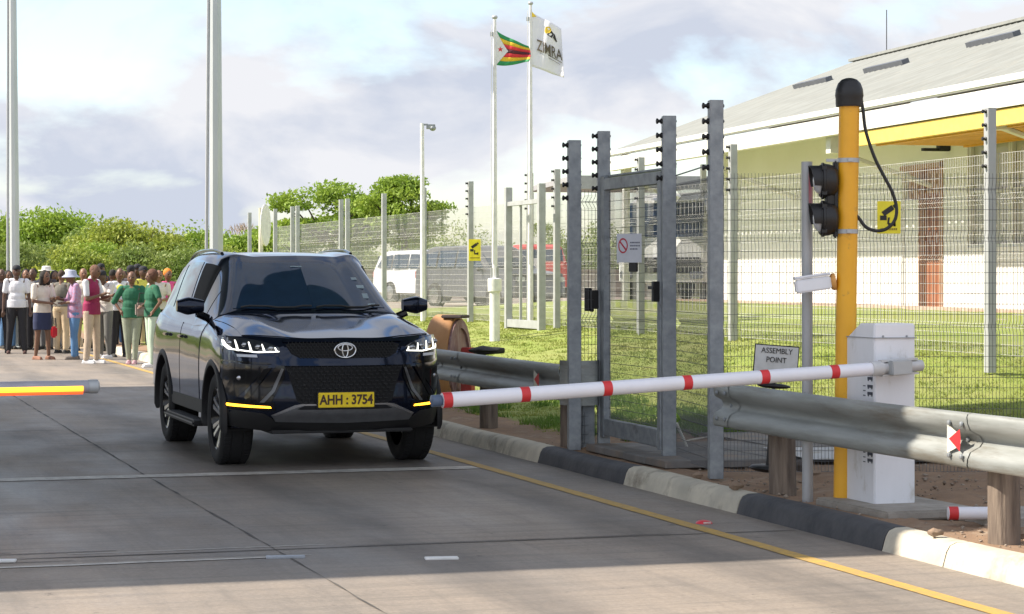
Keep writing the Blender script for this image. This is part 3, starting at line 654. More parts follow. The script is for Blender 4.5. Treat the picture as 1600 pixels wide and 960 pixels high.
gate = empty('pedestrian_gate', pb, 0, 'tall grey steel mesh pedestrian gate between two insulator posts', 'gate')
cpost(gate, Vector((0, 0, 0)), H1 - .02, TH * .2, .105, name='gate_post'); cpost(gate, pc - pb, H1, TH * .2, .105, name='gate_post')
gd = pc - pb; gl = gd.length; ga = math.atan2(gd.y, gd.x)
b = MB(); GM = Matrix.Rotation(ga, 4, 'Z'); off = .045
def gbox(x0, x1, z0, z1, y=-.02, th=.06): b.box(((x0 + x1) / 2, y, (z0 + z1) / 2), (x1 - x0, th, z1 - z0), M=GM)
gbox(.06, .16, .10, 2.32); gbox(gl - .14, gl - .06, .10, 2.30); gbox(.16, gl - .14, 2.20, 2.30); gbox(.16, gl - .14, .12, .26); gbox(.06, gl - .06, 2.31, 2.33, y=.02)
leaf = b.build('gate_frame', M_galv, gate, bevel=.005, seg=1)
mesh_panel('mesh_panel', gl - .30, 2.22, .028, .0016, M_wire, gate, (1.1, 1.75), M=GM @ Matrix.Translation((.16, 0, 0)), z0=.2)
q = MB(); q.box((gl - .1, -.075, 1.35), (.05, .05, .16), M=GM); q.box((gl - .1, -.11, 1.38), (.13, .02, .025), M=GM); q.build('latch', M_black, gate, bevel=.004)
q = MB(); q.box((.02, -.09, 1.27), (.06, .06, .16), M=GM); q.box((-.06, -.12, 1.27), (.07, .03, .20), rz=.5, M=GM); q.box((-.02, -.1, 1.18), (.08, .02, .03), M=GM); q.build('card_reader', M_black, gate, bevel=.006)

# notice on the gate
nz = at(983, 388, (pb.y + pc.y) / 2 - .22)
ns = empty('gate_notice', nz, ga * .45, 'small grey notice with a red prohibition ring hung on the steel gate', 'sign')
b = MB(); b.box((0, 0, 0), (.235, .006, .235)); b.build('plate', mat('notice_grey', (.62, .64, .70), .5, col2=(.55, .57, .62)), ns, bevel=.002)
b = MB(); nb = 28
for ring_r, wd in ((.062, .013),):
    for j in range(nb):
        a0, a1 = 2 * math.pi * j / nb, 2 * math.pi * (j + 1) / nb
        v = [(-.055 + r_ * math.cos(a) * .72, -.005, .02 + r_ * math.sin(a)) for a in (a0, a1) for r_ in (ring_r, ring_r - wd)]
        b.add(v, [(0, 1, 3, 2)])
b.box((0, -.0055, 0), (.1, .001, .013), M=Matrix.Translation((-.055, 0, .02)) @ Matrix.Rotation(rad(50), 4, 'Y')); b.build('prohibition_ring', mat('notice_red', (.5, .03, .06), .5), ns, clean=False)
b = MB()
for k in range(3):
    x = .012
    while x < .1 - .01 * (k == 2) * 3:
        w = random.uniform(.006, .014); b.box((x + w / 2, -.005, .045 - k * .026), (w, .001, .011)); x += w + .004
b.build('lettering', mat('notice_ink', (.14, .15, .2), .6), ns)
b = MB(); b.box((.035, .01, -.155), (.075, .03, .075)); b.build('lock_box', M_black, ns, bevel=.004)

# hose and slabs at the gate foot
M_hose = mat('hose_white', (.62, .6, .52), .6)
b = MB(); b.tube([gp(x, y, z) for x, y, z in ((1057, 662, .35), (1066, 682, .25), (1074, 700, .17), (1092, 714, .16), (1106, 722, .15))], .013, 8)
b.tube([gp(x, y, z) for x, y, z in ((1059, 668, .32), (1070, 690, .2), (1078, 688, .18), (1100, 684, .17), (1150, 680, .17))], .008, 6)
tag(b.build('hose', M_hose, smooth=True), 'pale hose trailing on the ground between the gate and the tall insulator post', 'hose')

# ------------------------------------------------------------------ far fence along the lawn
M_postlt = mat('post_pale', (0.42, 0.44, 0.44), 0.5, .1, (0.34, 0.355, 0.35), 6)
FT = 12.35
ff = empty('perimeter_fence', R(FT, 22.5, .68), TH, 'pale galvanised perimeter mesh fence running behind the lawn', 'fence')
pxs = [1547, 1145, 1001, 870, 828, 735, 662, 600, 543, 533, 465, 457, 430, 390]
for px in pxs:
    s = s_of(px, FT)
    if s > 88: continue
    o = cpost(ff, Vector((0, s - 22.5, -.15)), 2.9, 0, .10, insul=5 if px > 700 else 0, m=M_postlt if px < 1200 else M_galvlt, dz=.15)
cpost(ff, Vector((0, -7, -.15)), 2.9, 0, .1, insul=0, m=M_postlt)
mesh_panel('mesh_panel', 47, 2.25, .055, .0019, M_wirelt, ff, (.35, 1.1, 1.75), dh=.11, M=Matrix.Translation((.08, -8, 0)) @ Matrix.Rotation(rad(90), 4, 'Z'))
g2 = empty('side_gate', R(FT - .35, s_of(849, FT), .62), TH, 'pale double post gate frame beside the flagpoles', 'gate')
ds = (s_of(828, FT) - s_of(870, FT)) / 2
for sg in (-1, 1):
    b = MB(); b.box((0, sg * .95, 1.25), (.12, .12, 2.6)); b.build('gate_post', M_postlt, g2, bevel=.005)
b = MB(); b.box((0, 0, 2.25), (.08, 1.78, .08)); b.box((0, 0, .12), (.09, 1.78, .14)); b.box((.02, .28, 1.2), (.04, .05, 2.1)); b.build('gate_frame', M_postlt, g2, bevel=.004)

# ------------------------------------------------------------------ guardrails
def beam_profile():
    # W beam, local x = out of the face, z = height
    pts = []
    for z, x in ((.155, -.040), (.150, -.012), (.135, -.002), (.100, .002), (.060, -.008), (.030, -.062), (.0, -.078), (-.030, -.062), (-.060, -.008), (-.100, .002), (-.135, -.002), (-.150, -.012), (-.155, -.040)):
        pts.append((x, z))
    return pts
BP = beam_profile(); RT = 6.10; RZc = VZ + .565
def rail(name, s0, s1, label, posts_s, reflect_px, joint_px, ends=(False, False)):
    root = empty(name, R(6.28, (s0 + s1) / 2, VZ), TH, label, 'guardrail'); sc = (s0 + s1) / 2
    dist = np.linspace(s0, s1, max(2, int((s1 - s0) / .1)))
    def sheet(ss, lift=0.0, flare=None):
        P = []
        for s in ss:
            row = []
            for x, z in BP:
                f = 1.0
                if flare: f = flare(s)
                row.append((RT - 6.28 - (x * f) - lift + .004 * math.sin(s * 1.3 + z * 9), s - sc, RZc - VZ + z * (1.0 if f == 1 else 1.0 + .12 * (1 - f)) + .006 * math.sin(s * .9)))
            P.append(row)
        return P
    # local +x points away from the road so the face looks to -x
    b = MB(); Pf = sheet(dist); b.grid(Pf)
    Pb = [[(x + .006, y, z) for x, y, z in row] for row in Pf]; b.grid(Pb, flip=True)
    for a, c in ((Pf[0], Pb[0]), (Pf[-1], Pb[-1])): b.grid([a, c])
    b.grid([[r_[0] for r_ in Pf], [r_[0] for r_ in Pb]]); b.grid([[r_[-1] for r_ in Pf], [r_[-1] for r_ in Pb]])
    bm_ = b.build('beam', M_rail, root, smooth=True, auto=60)
    for px in joint_px:                                  # overlapped splice with bolts
        s = s_of(px, RT); ss = np.linspace(s - .02, s + .28, 6); b = MB(); P = sheet(ss, .006)
        P[0] = [(x, y + .05 * abs(z - (RZc - VZ)) / .155, z) for x, y, z in P[0]]
        b.grid(P); b.grid([[(x + .004, y, z) for x, y, z in row] for row in P], flip=True)
        sp = b.build('splice', M_rail, bm_, smooth=True, auto=60); q = MB()
        for dy, dz in ((.06, .09), (.06, -.09), (.2, .09), (.2, -.09), (.13, 0)):
            q = MB(); M = Matrix.Translation((RT - 6.28 - (.012 if dz else -.07), s + dy - sc, RZc - VZ + dz)) @ Matrix.Rotation(rad(-90), 4, 'Y'); q.lathe([(.016, 0), (.014, .009), (.006, .013)], 10, M=M); q.build('bolt', M_galv, sp, smooth=True)
    for k, s in enumerate(posts_s):
        b = MB(); n = 18; r0 = .088 + .004 * (k % 3)
        prof = [(r0 * 1.02, -.2), (r0, .2), (r0 * .97, .55), (r0 * .93, .6)]
        b.lathe(prof, n); v = b.v
        b.v = [(x * (1 + .04 * math.sin(5 * math.atan2(y, x) + k)), y, z) for x, y, z in v]
        p = b.build('post', M_wood, root, loc=(0.02, s - sc, 0), smooth=True)
        p.rotation_euler.y = random.uniform(-.015, .015)
        q = MB(); q.box((-.076, s - sc, RZc - VZ), (.035, .12, .2)); q.build('spacer', M_wood, root, bevel=.005)
    for px in reflect_px:                                # red and white triangular marker
        s = s_of(px, RT); x0 = RT - 6.28 - .012
        b = MB(); z = RZc - VZ; 
        b.add([(x0, s - sc + .075, z + .082), (x0, s - sc + .075, z - .082), (x0, s - sc - .075, z - .03), (x0, s - sc - .075, z + .03)], [(0, 1, 2, 3)])
        mk = b.build('marker', mat('marker_white', (.75, .73, .62), .4), root, clean=False); b = MB()
        b.add([(x0 - .003, s - sc + .05, z), (x0 - .003, s - sc - .075, z - .062), (x0 - .003, s - sc - .085, z + .0), (x0 - .003, s - sc - .075, z + .062)], [(0, 1, 2, 3)]); b.build('red_triangle', M_red, mk, clean=False)
    return root, sc, bm_
s_pn, s_pf = TS(*gp(1545, 850, VZ)[:2])[1], TS(*gp(1207, 772, VZ)[:2])[1]
rr_, sc_, bmr = rail('guardrail', 5.5, s_of(1137, RT), 'galvanised guardrail in front of the white barrier cabinet', [s_pn, s_pf, s_pn - 3.3], [1493], [1514, 1140, ])
s_left = s_of(873, RT)
rl_, sl_, bml = rail('guardrail', s_left, 38.5, 'galvanised guardrail along the grass beside the black car', [TS(*gp(743, 669, VZ)[:2])[1], s_left + .25, s_left + 7.4, s_left + 10.9, s_left + 14.4], [840], [716, 680], )
# flared bull nose of the far rail
b = MB(); P = []
for i in range(9):
    a = math.pi * i / 8; P.append([(-.17 + .17 * (1 - math.cos(a)) - .0, s_left - sl_ - .16 * math.sin(a) * 1.2, RZc - VZ + z) for z in (-.19, -.1, 0, .1, .19)])
b.grid(P); b.grid([[(x, y + .006, z) for x, y, z in r_] for r_ in P], flip=True); b.build('end_piece', M_rail, rl_, smooth=True, auto=60)
b = MB(); b.box((.06, s_left - sl_ + .02, .22), (.12, .2, .5)); b.build('foot_bracket', M_galv, rl_, bevel=.01)

# ------------------------------------------------------------------ barrier cabinet and boom
M_boomw = mat('boom_white', (.80, .80, .86), .35, col2=(.74, .74, .79), scale=2, dirt=(.5, .47, .42), dscale=9, dfac=(.68, .85))
cb = gp(1366, 799, VZ)                        # front left bottom corner
WB, DB, HB = .285, .42, 1.175
def cabinet(loc, label, marks=True):
    root = empty('barrier_cabinet', loc, TH, label, 'barrier cabinet')
    # body: chamfered top on the road side; local x away from the road, y away from the camera
    prof = [(0, .0), (WB, .0), (WB, HB), (.0, HB)]
    b = MB()
    # left side is sloped at the top from the back corner, as a prism along x with the profile in yz
    poly = [(0, 0), (DB, 0), (DB, HB - .11), (DB - .22, HB), (0, HB)]
    n = len(poly); v = [(0, y, z) for y, z in poly] + [(WB, y, z) for y, z in poly]
    b.add(v, [tuple(range(n))[::-1], tuple(range(n, 2 * n))] + [(i, (i + 1) % n, (i + 1) % n + n, i + n) for i in range(n)])
    bd_ = b.build('housing', M_white, root, bevel=.008, seg=2)
    b = MB(); b.box((WB / 2, DB / 2 - .005, HB - .09), (WB + .012, DB + .012, .006)); b.build('lid_seam', mat('seam_grey', (.35, .36, .38), .5), root)
    for x in (.06, WB - .06):
        q = MB(); q.lathe([(.007, 0), (.006, .006)], 10, M=Matrix.Translation((x, 0, HB - .08)) @ Matrix.Rotation(rad(90), 4, 'X')); q.build('screw', M_galv, bd_)
    if marks:
        q = MB()
        for zz in (.315, .355, .39, .735, .78, .83):
            q.box((-.002, .055, zz), (.002, .07, .018)); q.box((-.002, .03, zz - .008), (.002, .012, .02)); q.box((-.002, .08, zz - .008), (.002, .012, .02))
        for zz in (.3, .33, .36, .39, .72, .75, .78): q.box((-.002, .135, zz), (.002, .03, .006))
        q.build('printed_mark', mat('mark_ink', (.05, .06, .09), .5), bd_)
    b = MB(); b.box((WB / 2, DB / 2, -.02), (WB + .05, DB + .05, .05)); b.build('base', M_conc, root)
    return root
cab = cabinet(cb, 'white steel barrier cabinet standing behind the guardrail next to the yellow pole')
def boom(pts, r0, r1, m, label, bands, root_name='boom_barrier', led=False, cat='boom barrier', bandw=.055, hub=True):
    a, c = Vector(pts[0]), Vector(pts[1]); d = c - a; l = d.length
    root = empty(root_name, a, 0, label, cat); q = d.to_track_quat('X', 'Z'); root.rotation_mode = 'QUATERNION'; root.rotation_quaternion = q
    MX = Matrix.Rotation(rad(90), 4, 'Y')
    b = MB(); prof = [(r0 * .2, 0), (r0, .004)] + [(r0 + (r1 - r0) * k / 12, l * k / 12) for k in range(1, 12)] + [(r1, l - .004), (r1 * .2, l)]
    b.lathe(prof, 28, M=MX); b.build('arm', m, root, smooth=True)
    for f in bands:
        rr = r0 + (r1 - r0) * f / l + .0015; b = MB(); b.lathe([(rr - .001, f - bandw / 2), (rr, f - bandw / 2), (rr, f + bandw / 2), (rr - .001, f + bandw / 2)], 28, M=MX, caps=False); b.build('red_band', M_red, root, smooth=True, auto=60)
    return root, l
Yp = cb.y - .10
pv = at(1374, 576, Yp); tipY = Yp - .95; tp = at(690, 626, tipY)
d_ = (pv - tp); 
bands = []
for px in (819, 947, 1072, 1193, 1302):
    # distance along the arm whose projection lands on the band
    lo, hi = 0.0, 1.0
    for _ in range(40):
        m_ = (lo + hi) / 2; p = pv.lerp(tp, m_); x = 800 + p.x / p.y * FP
        if x > px: lo = m_
        else: hi = m_
    bands.append(lo * d_.length)
br, bl = boom((pv, tp), .041, .0445, M_boomw, 'white boom with red bands reaching across the lane from the white cabinet', bands + [d_.length - .03])
b = MB(); MX = Matrix.Rotation(rad(90), 4, 'Y')
b.lathe([(.03, 0), (.035, .01), (.035, .06), (.01, .07)], 16, M=Matrix.Translation((bl, 0, 0)) @ MX); b.build('end_cap', mat('cap_blue', (.08, .12, .2), .4), br, smooth=True)
b = MB(); e2 = at(1449, 571, Yp)
L2 = (e2 - pv).length
b.lathe([(.045, -.02), (.047, 0), (.047, .06)], 20, M=MX, caps=True)
b.lathe([(.034, -L2), (.036, -L2 + .01), (.036, 0)], 20, M=MX); b.box((-L2 * .45, -.0, .045), (L2 * .85, .05, .012)); b.box((-L2 * .45, 0, -.045), (L2 * .85, .05, .012))
b.box((-.12, -.045, 0), (.24, .02, .05)); b.build('clamp_sleeve', mat('sleeve_grey', (.58, .58, .58), .35), br, smooth=True, auto=40)
b = MB(); b.box((-.12, .035, 0), (.14, .09, .09)); b.build('pivot', M_galvlt, br, bevel=.006)

# the opposite lane's boom with its lit strip
tp2 = at(152, 604, 14.9); q2 = at(-560, 618, 13.9)
b2, l2 = boom((q2, tp2), .044, .043, mat('boom_grey', (.42, .41, .47), .4), 'grey boom with a lit orange strip reaching in from the left edge of the picture', [])
M_led = mat('led_orange', (.9, .35, .03), .4, emit=(1.0, .42, .03), estr=1.7); M_ledr = mat('led_red', (.8, .12, .03), .4, emit=(1.0, .11, .02), estr=.8)
b = MB(); b.box((l2 / 2 - .05, 0, .046), (l2 - .18, 0.02, .03)); 
b = MB(); b.tube([(0, -.030, -.010), (l2 - .10, -.030, -.010)], .021, 10); b.build('light_strip', M_led, b2, smooth=True)
b = MB(); b.tube([(0, -.024, -.034), (l2 - .10, -.024, -.034)], .016, 8); b.build('light_strip', M_ledr, b2, smooth=True)
b = MB(); b.lathe([(.046, -.06), (.047, -.05), (.047, .0), (.03, .012)], 20, M=Matrix.Translation((l2, 0, 0)) @ MX); b.build('end_cap', M_galvlt, b2, smooth=True)
c2 = cabinet((q2.x - .35, q2.y - .15, 0), 'white barrier cabinet of the opposite lane, outside the left edge', marks=False); c2.location.z = 0

# fallen piece of boom behind the guardrail
fa, fc = gp(1480, 822, VZ), gp(1588, 822, VZ); fa.z = fc.z = VZ + .075; 
fb, fl = boom((fa, fc), .038, .038, M_boomw, 'broken white boom piece with a red end lying on the dirt behind the wooden post', [.035], 'broken_boom_piece', cat='broken boom')

# ------------------------------------------------------------------ yellow signal pole
yb = gp(1318, 788, VZ); YD = yb.y
def zpx(y, Y): return EYE - (y - YH) * Y / FP
yp = empty('signal_pole', yb, 0, 'yellow painted steel pole with a black domed cap beside the white cabinet', 'signal pole')
top = zpx(155, YD) - VZ; lean = (at(1327, 160, YD).x - yb.x)
b = MB(); b.tube([(0, 0, -.05), (lean * .5, 0, top / 2), (lean, 0, top)], [.066, .066, .066], 28); b.build('pole', M_yellow, yp, smooth=True)
b = MB(); b.lathe([(.085, -.02), (.088, 0), (.088, .035), (.092, .05), (.088, .09), (.074, .13), (.05, .155), (.02, .165), (.005, .166)], 28, M=Matrix.Translation((lean, 0, top - .03))); b.build('dome_cap', M_black, yp, smooth=True)
for y_ in (251, 362):
    zz = zpx(y_, YD) - VZ; f = zz / top
    b = MB(); b.lathe([(.067, -.014), (.070, -.014), (.070, .014), (.067, .014)], 28, M=Matrix.Translation((lean * f, 0, zz)), caps=False)
    b.box((lean * f + .0, -.078, zz), (.03, .02, .022)); b.box((lean * f - .1, -.01, zz), (.09, .02, .02)); b.build('clamp', M_galvlt, yp, smooth=True, auto=40)
b = MB(); b.box((0, 0, .01), (.2, .2, .02)); b.build('base_plate', M_yellow, yp, bevel=.004)
cab_pts = [at(x, y, YD) - yb for x, y in ((1344, 150), (1348, 175), (1352, 205), (1365, 245), (1380, 275), (1393, 300), (1400, 325), (1397, 345), (1384, 358), (1368, 361), (1352, 355), (1341, 341), (1330, 330))]
def smoothp(P, n=6):
    P = [Vector(p) for p in P]; Q = [P[0]] + P + [P[-1]]; out = []
    for i in range(1, len(Q) - 2):
        for k in range(n):
            t = k / n; a, b_, c, d = Q[i - 1], Q[i], Q[i + 1], Q[i + 2]
            out.append(.5 * ((2 * b_) + (c - a) * t + (2 * a - 5 * b_ + 4 * c - d) * t * t + (-a + 3 * b_ - 3 * c + d) * t ** 3))
    out.append(P[-1]); return out
b = MB(); b.tube(smoothp([p + Vector((0, -.02, 0)) for p in cab_pts]), .011, 10); b.build('cable', M_black, yp, smooth=True)
# twin aspect traffic signal facing left
tl = empty('traffic_light', at(1305, 312, YD), 0, 'black two lamp traffic light with round hoods clamped to the yellow pole', 'traffic light')
for k, y_ in enumerate((283, 342)):
    dz = zpx(y_, YD) - zpx(312, YD); M = Matrix.Translation((0, 0, dz)) @ Matrix.Rotation(rad(-90), 4, 'Y') @ Matrix.Rotation(rad(0), 4, 'Z')
    b = MB(); b.lathe([(.02, -.02), (.075, -.01), (.098, .01), (.108, .04), (.112, .07), (.118, .075), (.118, .088), (.104, .09), (.104, .1), (.03, .101)], 28, M=M)
    for q in range(4):
        a = rad(45 + 90 * q); b.box((-.08, .112 * math.cos(a), dz + .112 * math.sin(a)), (.03, .025, .025))
    h = b.build('housing', M_black, tl, smooth=True, auto=40)
    b = MB(); P = []
    for i in range(17):
        a = rad(-20 + 220 * i / 16); ln = .085 - .03 * abs(i - 8) / 8
        P.append([(-.09, .1 * math.cos(a), dz + .1 * math.sin(a)), (-.09 - ln, .1 * math.cos(a), dz + .1 * math.sin(a)), (-.09 - ln, .096 * math.cos(a), dz + .096 * math.sin(a)), (-.09, .096 * math.cos(a), dz + .096 * math.sin(a))])
    b.grid(P); b.build('visor', M_black, h, smooth=True, auto=50)
    b = MB(); b.ell((-.095, 0, dz), (.05, .088, .088), 20, 12); b.build('lens', mat('lens_clear', (.55, .56, .58), .12), h, smooth=True)
b = MB(); b.box((-.04, 0, 0), (.05, .09, .08)); b.box((.0, 0, 0), (.03, .06, .5)); b.build('bracket', M_black, tl, bevel=.01)
# white sensor on orange flange
sn = empty('camera_sensor', at(1306, 440, YD), 0, 'white tubular sensor on an orange flange sticking out left of the yellow pole', 'sensor')
b = MB(); M = Matrix.Rotation(rad(-98), 4, 'Y'); b.lathe([(.03, .0), (.055, .005), (.055, .02), (.048, .03), (.03, .04)], 20, M=M); b.build('flange', mat('flange_orange', (.72, .36, .1), .6), sn, smooth=True, auto=40)
b = MB(); Mr = Matrix.Rotation(rad(-8), 4, 'Y'); b.box((-.15, 0, -.0), (.23, .095, .085), M=Mr); b.box((-.15, 0, .055), (.25, .11, .02), M=Mr); b.build('sensor_body', M_white, sn, bevel=.012)
# grey post with the traffic light's red glow painted on
gpb = gp(1262, 784, VZ)
gp_ = empty('grey_post', gpb, 0, 'light grey round steel post with a painted red glow, left of the yellow pole', 'post')
hh = zpx(253, gpb.y) - VZ
b = MB(); b.tube([(0, 0, -.1), (-.006, 0, hh)], .036, 24); b.build('tube', mat('post_grey', (.40, .41, .42), .45, .2, (.34, .35, .36), 4, dirt=(.28, .25, .2), dscale=6, dfac=(.6, .8)), gp_, smooth=True)
b = MB(); zz0 = zpx(330, gpb.y) - VZ; P = []
for i in range(9):
    a = rad(-100 + 12 * i + 20); P.append([(.038 * math.cos(a) - .005, .038 * math.sin(a), zz0 + z) for z in (-.0, .27)])
b.grid(P); b.build('red_glow', mat('glow_red', (.62, .16, .2), .4, col2=(.5, .28, .3), scale=5), gp_, smooth=True)

# ------------------------------------------------------------------ ASSEMBLY POINT sign
ap = at(1213, 559, 15.7)
asg = empty('assembly_sign', ap, 0, 'small tilted white ASSEMBLY POINT sign on a black foot behind the boom', 'sign'); asg.rotation_euler = (0, rad(4.5), 0)
b = MB(); b.box((0, 0, -.03), (.315, .008, .235)); b.build('frame', M_ink, asg, bevel=.003)
b = MB(); b.box((0, -.006, -.03), (.30, .006, .22)); b.build('board', mat('sign_white', (.62, .63, .62), .5), asg)
Mt = Matrix.Translation((-.0, -.011, .045)) @ FACE; text('ASSEMBLY', 0.054, M_ink, asg, Mt, sx=.9, bold=0); Mt = Matrix.Translation((0, -.011, -.018)) @ FACE; text('POINT', 0.054, M_ink, asg, Mt, sx=.9, bold=0)
b = MB(); b.tube([(0, .02, -.14), (0, .02, -.80)], .012, 8); b.ell((0, .02, -.20), (.12, .06, .02), 16, 8); b.ell((0, .02, -.78), (.13, .13, .03), 16, 8); b.build('stand', M_black, asg, smooth=True, auto=60)

# ------------------------------------------------------------------ yellow camera warning signs
def cctv(loc, w, h, label, rz=0):
    r = empty('camera_warning_sign', loc, rz, label, 'sign')
    b = MB(); b.box((0, 0, 0), (w, .006, h)); b.build('plate', M_signy, r, bevel=.002); u = w / .25
    b = MB(); T = Matrix.Translation((0, -.005, h * .16)) @ Matrix.Rotation(rad(-35), 4, 'Y')
    b.box((.0, 0, .02 * u), (.13 * u, .002, .055 * u), M=T); b.box((.085 * u, 0, .02 * u), (.03 * u, .002, .035 * u), M=T)
    b.prism([(-.012 * u, .0), (.008 * u, .0), (-.0 * u, -.07 * u), (-.02 * u, -.07 * u)], -.006, -.004); b.box((-.06 * u, -.005, -.005 * u), (.07 * u, .002, .05 * u)); b.box((.03 * u, -.005, -.075 * u), (.08 * u, .002, .03 * u))
    b.box((.06 * u, -.005, -.07 * u), (.02 * u, .002, .05 * u)); b.build('camera_symbol', M_ink, r)
    b = MB(); x = -w * .36
    while x < w * .36: q = random.uniform(.008, .016) * u; b.box((x + q / 2, -.005, -h * .36), (q, .002, .022 * u)); x += q + .006 * u
    b.build('lettering', mat('letter_brown', (.3, .22, .02), .6), r); return r
cctv(at(1389, 340, 16.2), .17, .235, 'yellow camera warning sign on the near mesh fence behind the hanging cable')
s7 = s_of(740, FT); p7 = R(FT - .12, s7, 0)
cctv(at(742, 391, p7.y - .1), .24, .42, 'yellow camera warning sign on a far fence post beside the flagpole')

# ------------------------------------------------------------------ light masts, lamp, flagpoles
M_mast = mat('mast_steel', (.52, .56, .56), .45, .25, (.44, .48, .48), 2, stretch=(1, 1, .2))
def mast(px_b, px_t, wb, wt, D, label, base_y):
    x = (px_b - 800) / FP * D; b = MB(); top = zpx(-260, D); rb = wb / 2 * D / FP; rt = wt / 2 * D / FP
    xt = (px_t - 800) / FP * D; k = (top) / zpx(0, D)
    r = empty('light_mast', (x, D, 0), 0, label, 'light mast'); b.tube([(0, 0, 0), ((xt - x) * k, 0, top)], rb * 1.03, 8, r2=rt * .8); b.build('shaft', M_mast, r)
    b = MB(); b.lathe([(rb * 2.2, 0), (rb * 2.2, .03), (rb * 1.1, .05)], 16); b.build('base_flange', M_mast, r)
    b = MB(); b.tube([(-rb - .06, -.0, .3), ((xt - x) * k - rt * .9, 0, top)], .028, 6); b.build('conduit', M_galvlt, r)
    b = MB(); q = (xt - x) * k
    for a in range(6): b.box((q + .6 * math.cos(a), .6 * math.sin(a), top), (.4, .3, .18), rz=a)
    b.build('floodlights', M_galvlt, r); return r
mast(338.5, 337, 23, 19, 37.5, 'thick grey light mast rising behind the black car', 0)
mast(24, 20, 16, 12, 49, 'slimmer grey light mast behind the crowd at the left', 0)
Dl = 46.0; lx = (661 - 800) / FP * Dl
lp = empty('lamp_post', (lx, Dl, .55), 0, 'slender white lamp pole with a small floodlight in front of the parked cars', 'street lamp')
b = MB(); tl_ = zpx(193, Dl) - .55; b.tube([(0, 0, -.1), (-.02, 0, tl_)], .055, 12, r2=.04); b.build('pole', M_whiteb, lp, smooth=True)
b = MB(); b.tube([(-.02, 0, tl_ - .03), (.1, 0, tl_ - .02)], .02, 6); b.box((.16, 0, tl_ - .07), (.18, .14, .09), M=Matrix.Rotation(.0, 4, 'Y')); b.ell((.2, -.02, tl_ - .1), (.07, .07, .06), 12, 8); b.build('floodlight', M_galv, lp, smooth=True, auto=40)
def flagpole(px, ybase, ytop, D, label):
    z0 = zpx(ybase, D); x = (px - 800) / FP * D; r = empty('flagpole', (x, D, z0), 0, label, 'flagpole'); t = zpx(ytop, D) - z0
    b = MB(); b.tube([(0, 0, 0), (0, 0, t)], .048, 14, r2=.026); b.build('pole', M_whiteb, r, smooth=True)
    b = MB(); b.ell((0, 0, t + .03), (.05, .05, .035), 12, 8); b.box((-.05, 0, t - .25), (.05, .04, .07)); b.build('finial', M_galvlt, r, smooth=True)
    b = MB(); b.tube([(-.05, -.03, t - .1), (-.06, -.04, t * .6), (-.05, -.04, 1.2)], .006, 5); b.build('halyard', M_whiteb, r); return r, t
f1, t1 = flagpole(773, 524, 30, 37.0, 'left white flagpole standing in a white concrete sleeve')
b = MB(); b.lathe([(.085, -.1), (.085, .72), (.115, .725), (.115, .93), (.1, .94), (.03, .945)], 24); b.build('sleeve', M_whiteb, f1, smooth=True, auto=40)
b = MB()
for q in range(4): b.tube([(.06 * math.cos(q * 1.57 + .4), .06 * math.sin(q * 1.57 + .4), .93), (.06 * math.cos(q * 1.57 + .4), .06 * math.sin(q * 1.57 + .4), 1.12)], .012, 6)
b.build('anchor_rods', M_galvlt, f1)
f2, t2 = flagpole(829, 516, 8, 40.0, 'taller white flagpole right of the national flag')
def cloth(nx, nz, fn): return [[fn(i / nx, j / nz) for j in range(nz + 1)] for i in range(nx + 1)]
# striped flag, drooping away from the pole; local to its own empty, unit = metres at D
sc1 = 37.0 / FP
fl = empty('national_flag', at(776, 48, 37.0), 0, 'green yellow red black striped flag with a white triangle on the left pole', 'flag')
def f1p(u, v):  # v: 0 top .. 1 bottom
    topx, topy = 0 + 50 * u, 24 * u ** .8; boty = 54 - 3 * u + 2 * math.sin(u * 5)
    y = topy + (boty - topy) * v; return ((topx + 3 * math.sin(v * 3) * u) * sc1, .07 * math.sin(u * 9 + v * 2) * u, -y * sc1)
cols = [('flag_green', (.03, .30, .10)), ('flag_yellow', (.85, .55, .03)), ('flag_red', (.72, .04, .05)), ('flag_black', (.10, .02, .03))]
FM = [mat(n, c, .7) for n, c in cols]; order = [0, 1, 2, 3, 2, 1, 0]
for fi in range(3):
    pass
b = MB()
for k in range(7):
    P = [[f1p(i / 24, (k + j / 3) / 7) for j in range(4)] for i in range(25)]; b.grid(P, order[k])
flm = b.build('cloth', FM, fl, smooth=True, clean=False); sm = flm.modifiers.new('thickness', 'SOLIDIFY'); sm.thickness = .004
b = MB(); P = []
for i in range(9):
    u = .34 * i / 8; w = .5 * (1 - i / 8) ; P.append([tuple(np.array(f1p(u, .5 + w * (2 * j / 6 - 1) * .98)) + np.array((0, -.006, 0))) for j in range(7)])
b.grid(P); b.build('white_triangle', mat('flag_white', (.8, .8, .78), .7), flm, clean=False)
b = MB()
for j in range(5):
    a0 = 2 * math.pi * j / 5 + 1.57; c0 = Vector(f1p(.11, .5)) + Vector((0, -.012, 0)); v = [c0 + Vector((.05 * math.cos(a0), 0, .05 * math.sin(a0))), c0 + Vector((.018 * math.cos(a0 + .63), 0, .018 * math.sin(a0 + .63))), c0, c0 + Vector((.018 * math.cos(a0 - .63), 0, .018 * math.sin(a0 - .63)))]
    b.add(v, [(0, 1, 2, 3)])
b.build('star', FM[2], flm, clean=False)
sc2 = 40.0 / FP
fl2 = empty('white_flag', at(831, 14, 40.0), 0, 'white flag with yellow and black emblem and ZIMRA lettering on the right pole', 'flag')
def f2p(u, v):
    x = 46 * u + 4 * v * u; y = 6 + 24 * u + (84 - 6 * u) * v; return (x * sc2, .08 * math.sin(u * 8 + v * 2.5) * u, -y * sc2)
b = MB(); b.grid(cloth(30, 20, f2p)); o = b.build('cloth', mat('flag_cloth_white', (.80, .80, .84), .7, col2=(.74, .74, .8), scale=3), fl2, smooth=True, clean=False); sm = o.modifiers.new('thickness', 'SOLIDIFY'); sm.thickness = .004
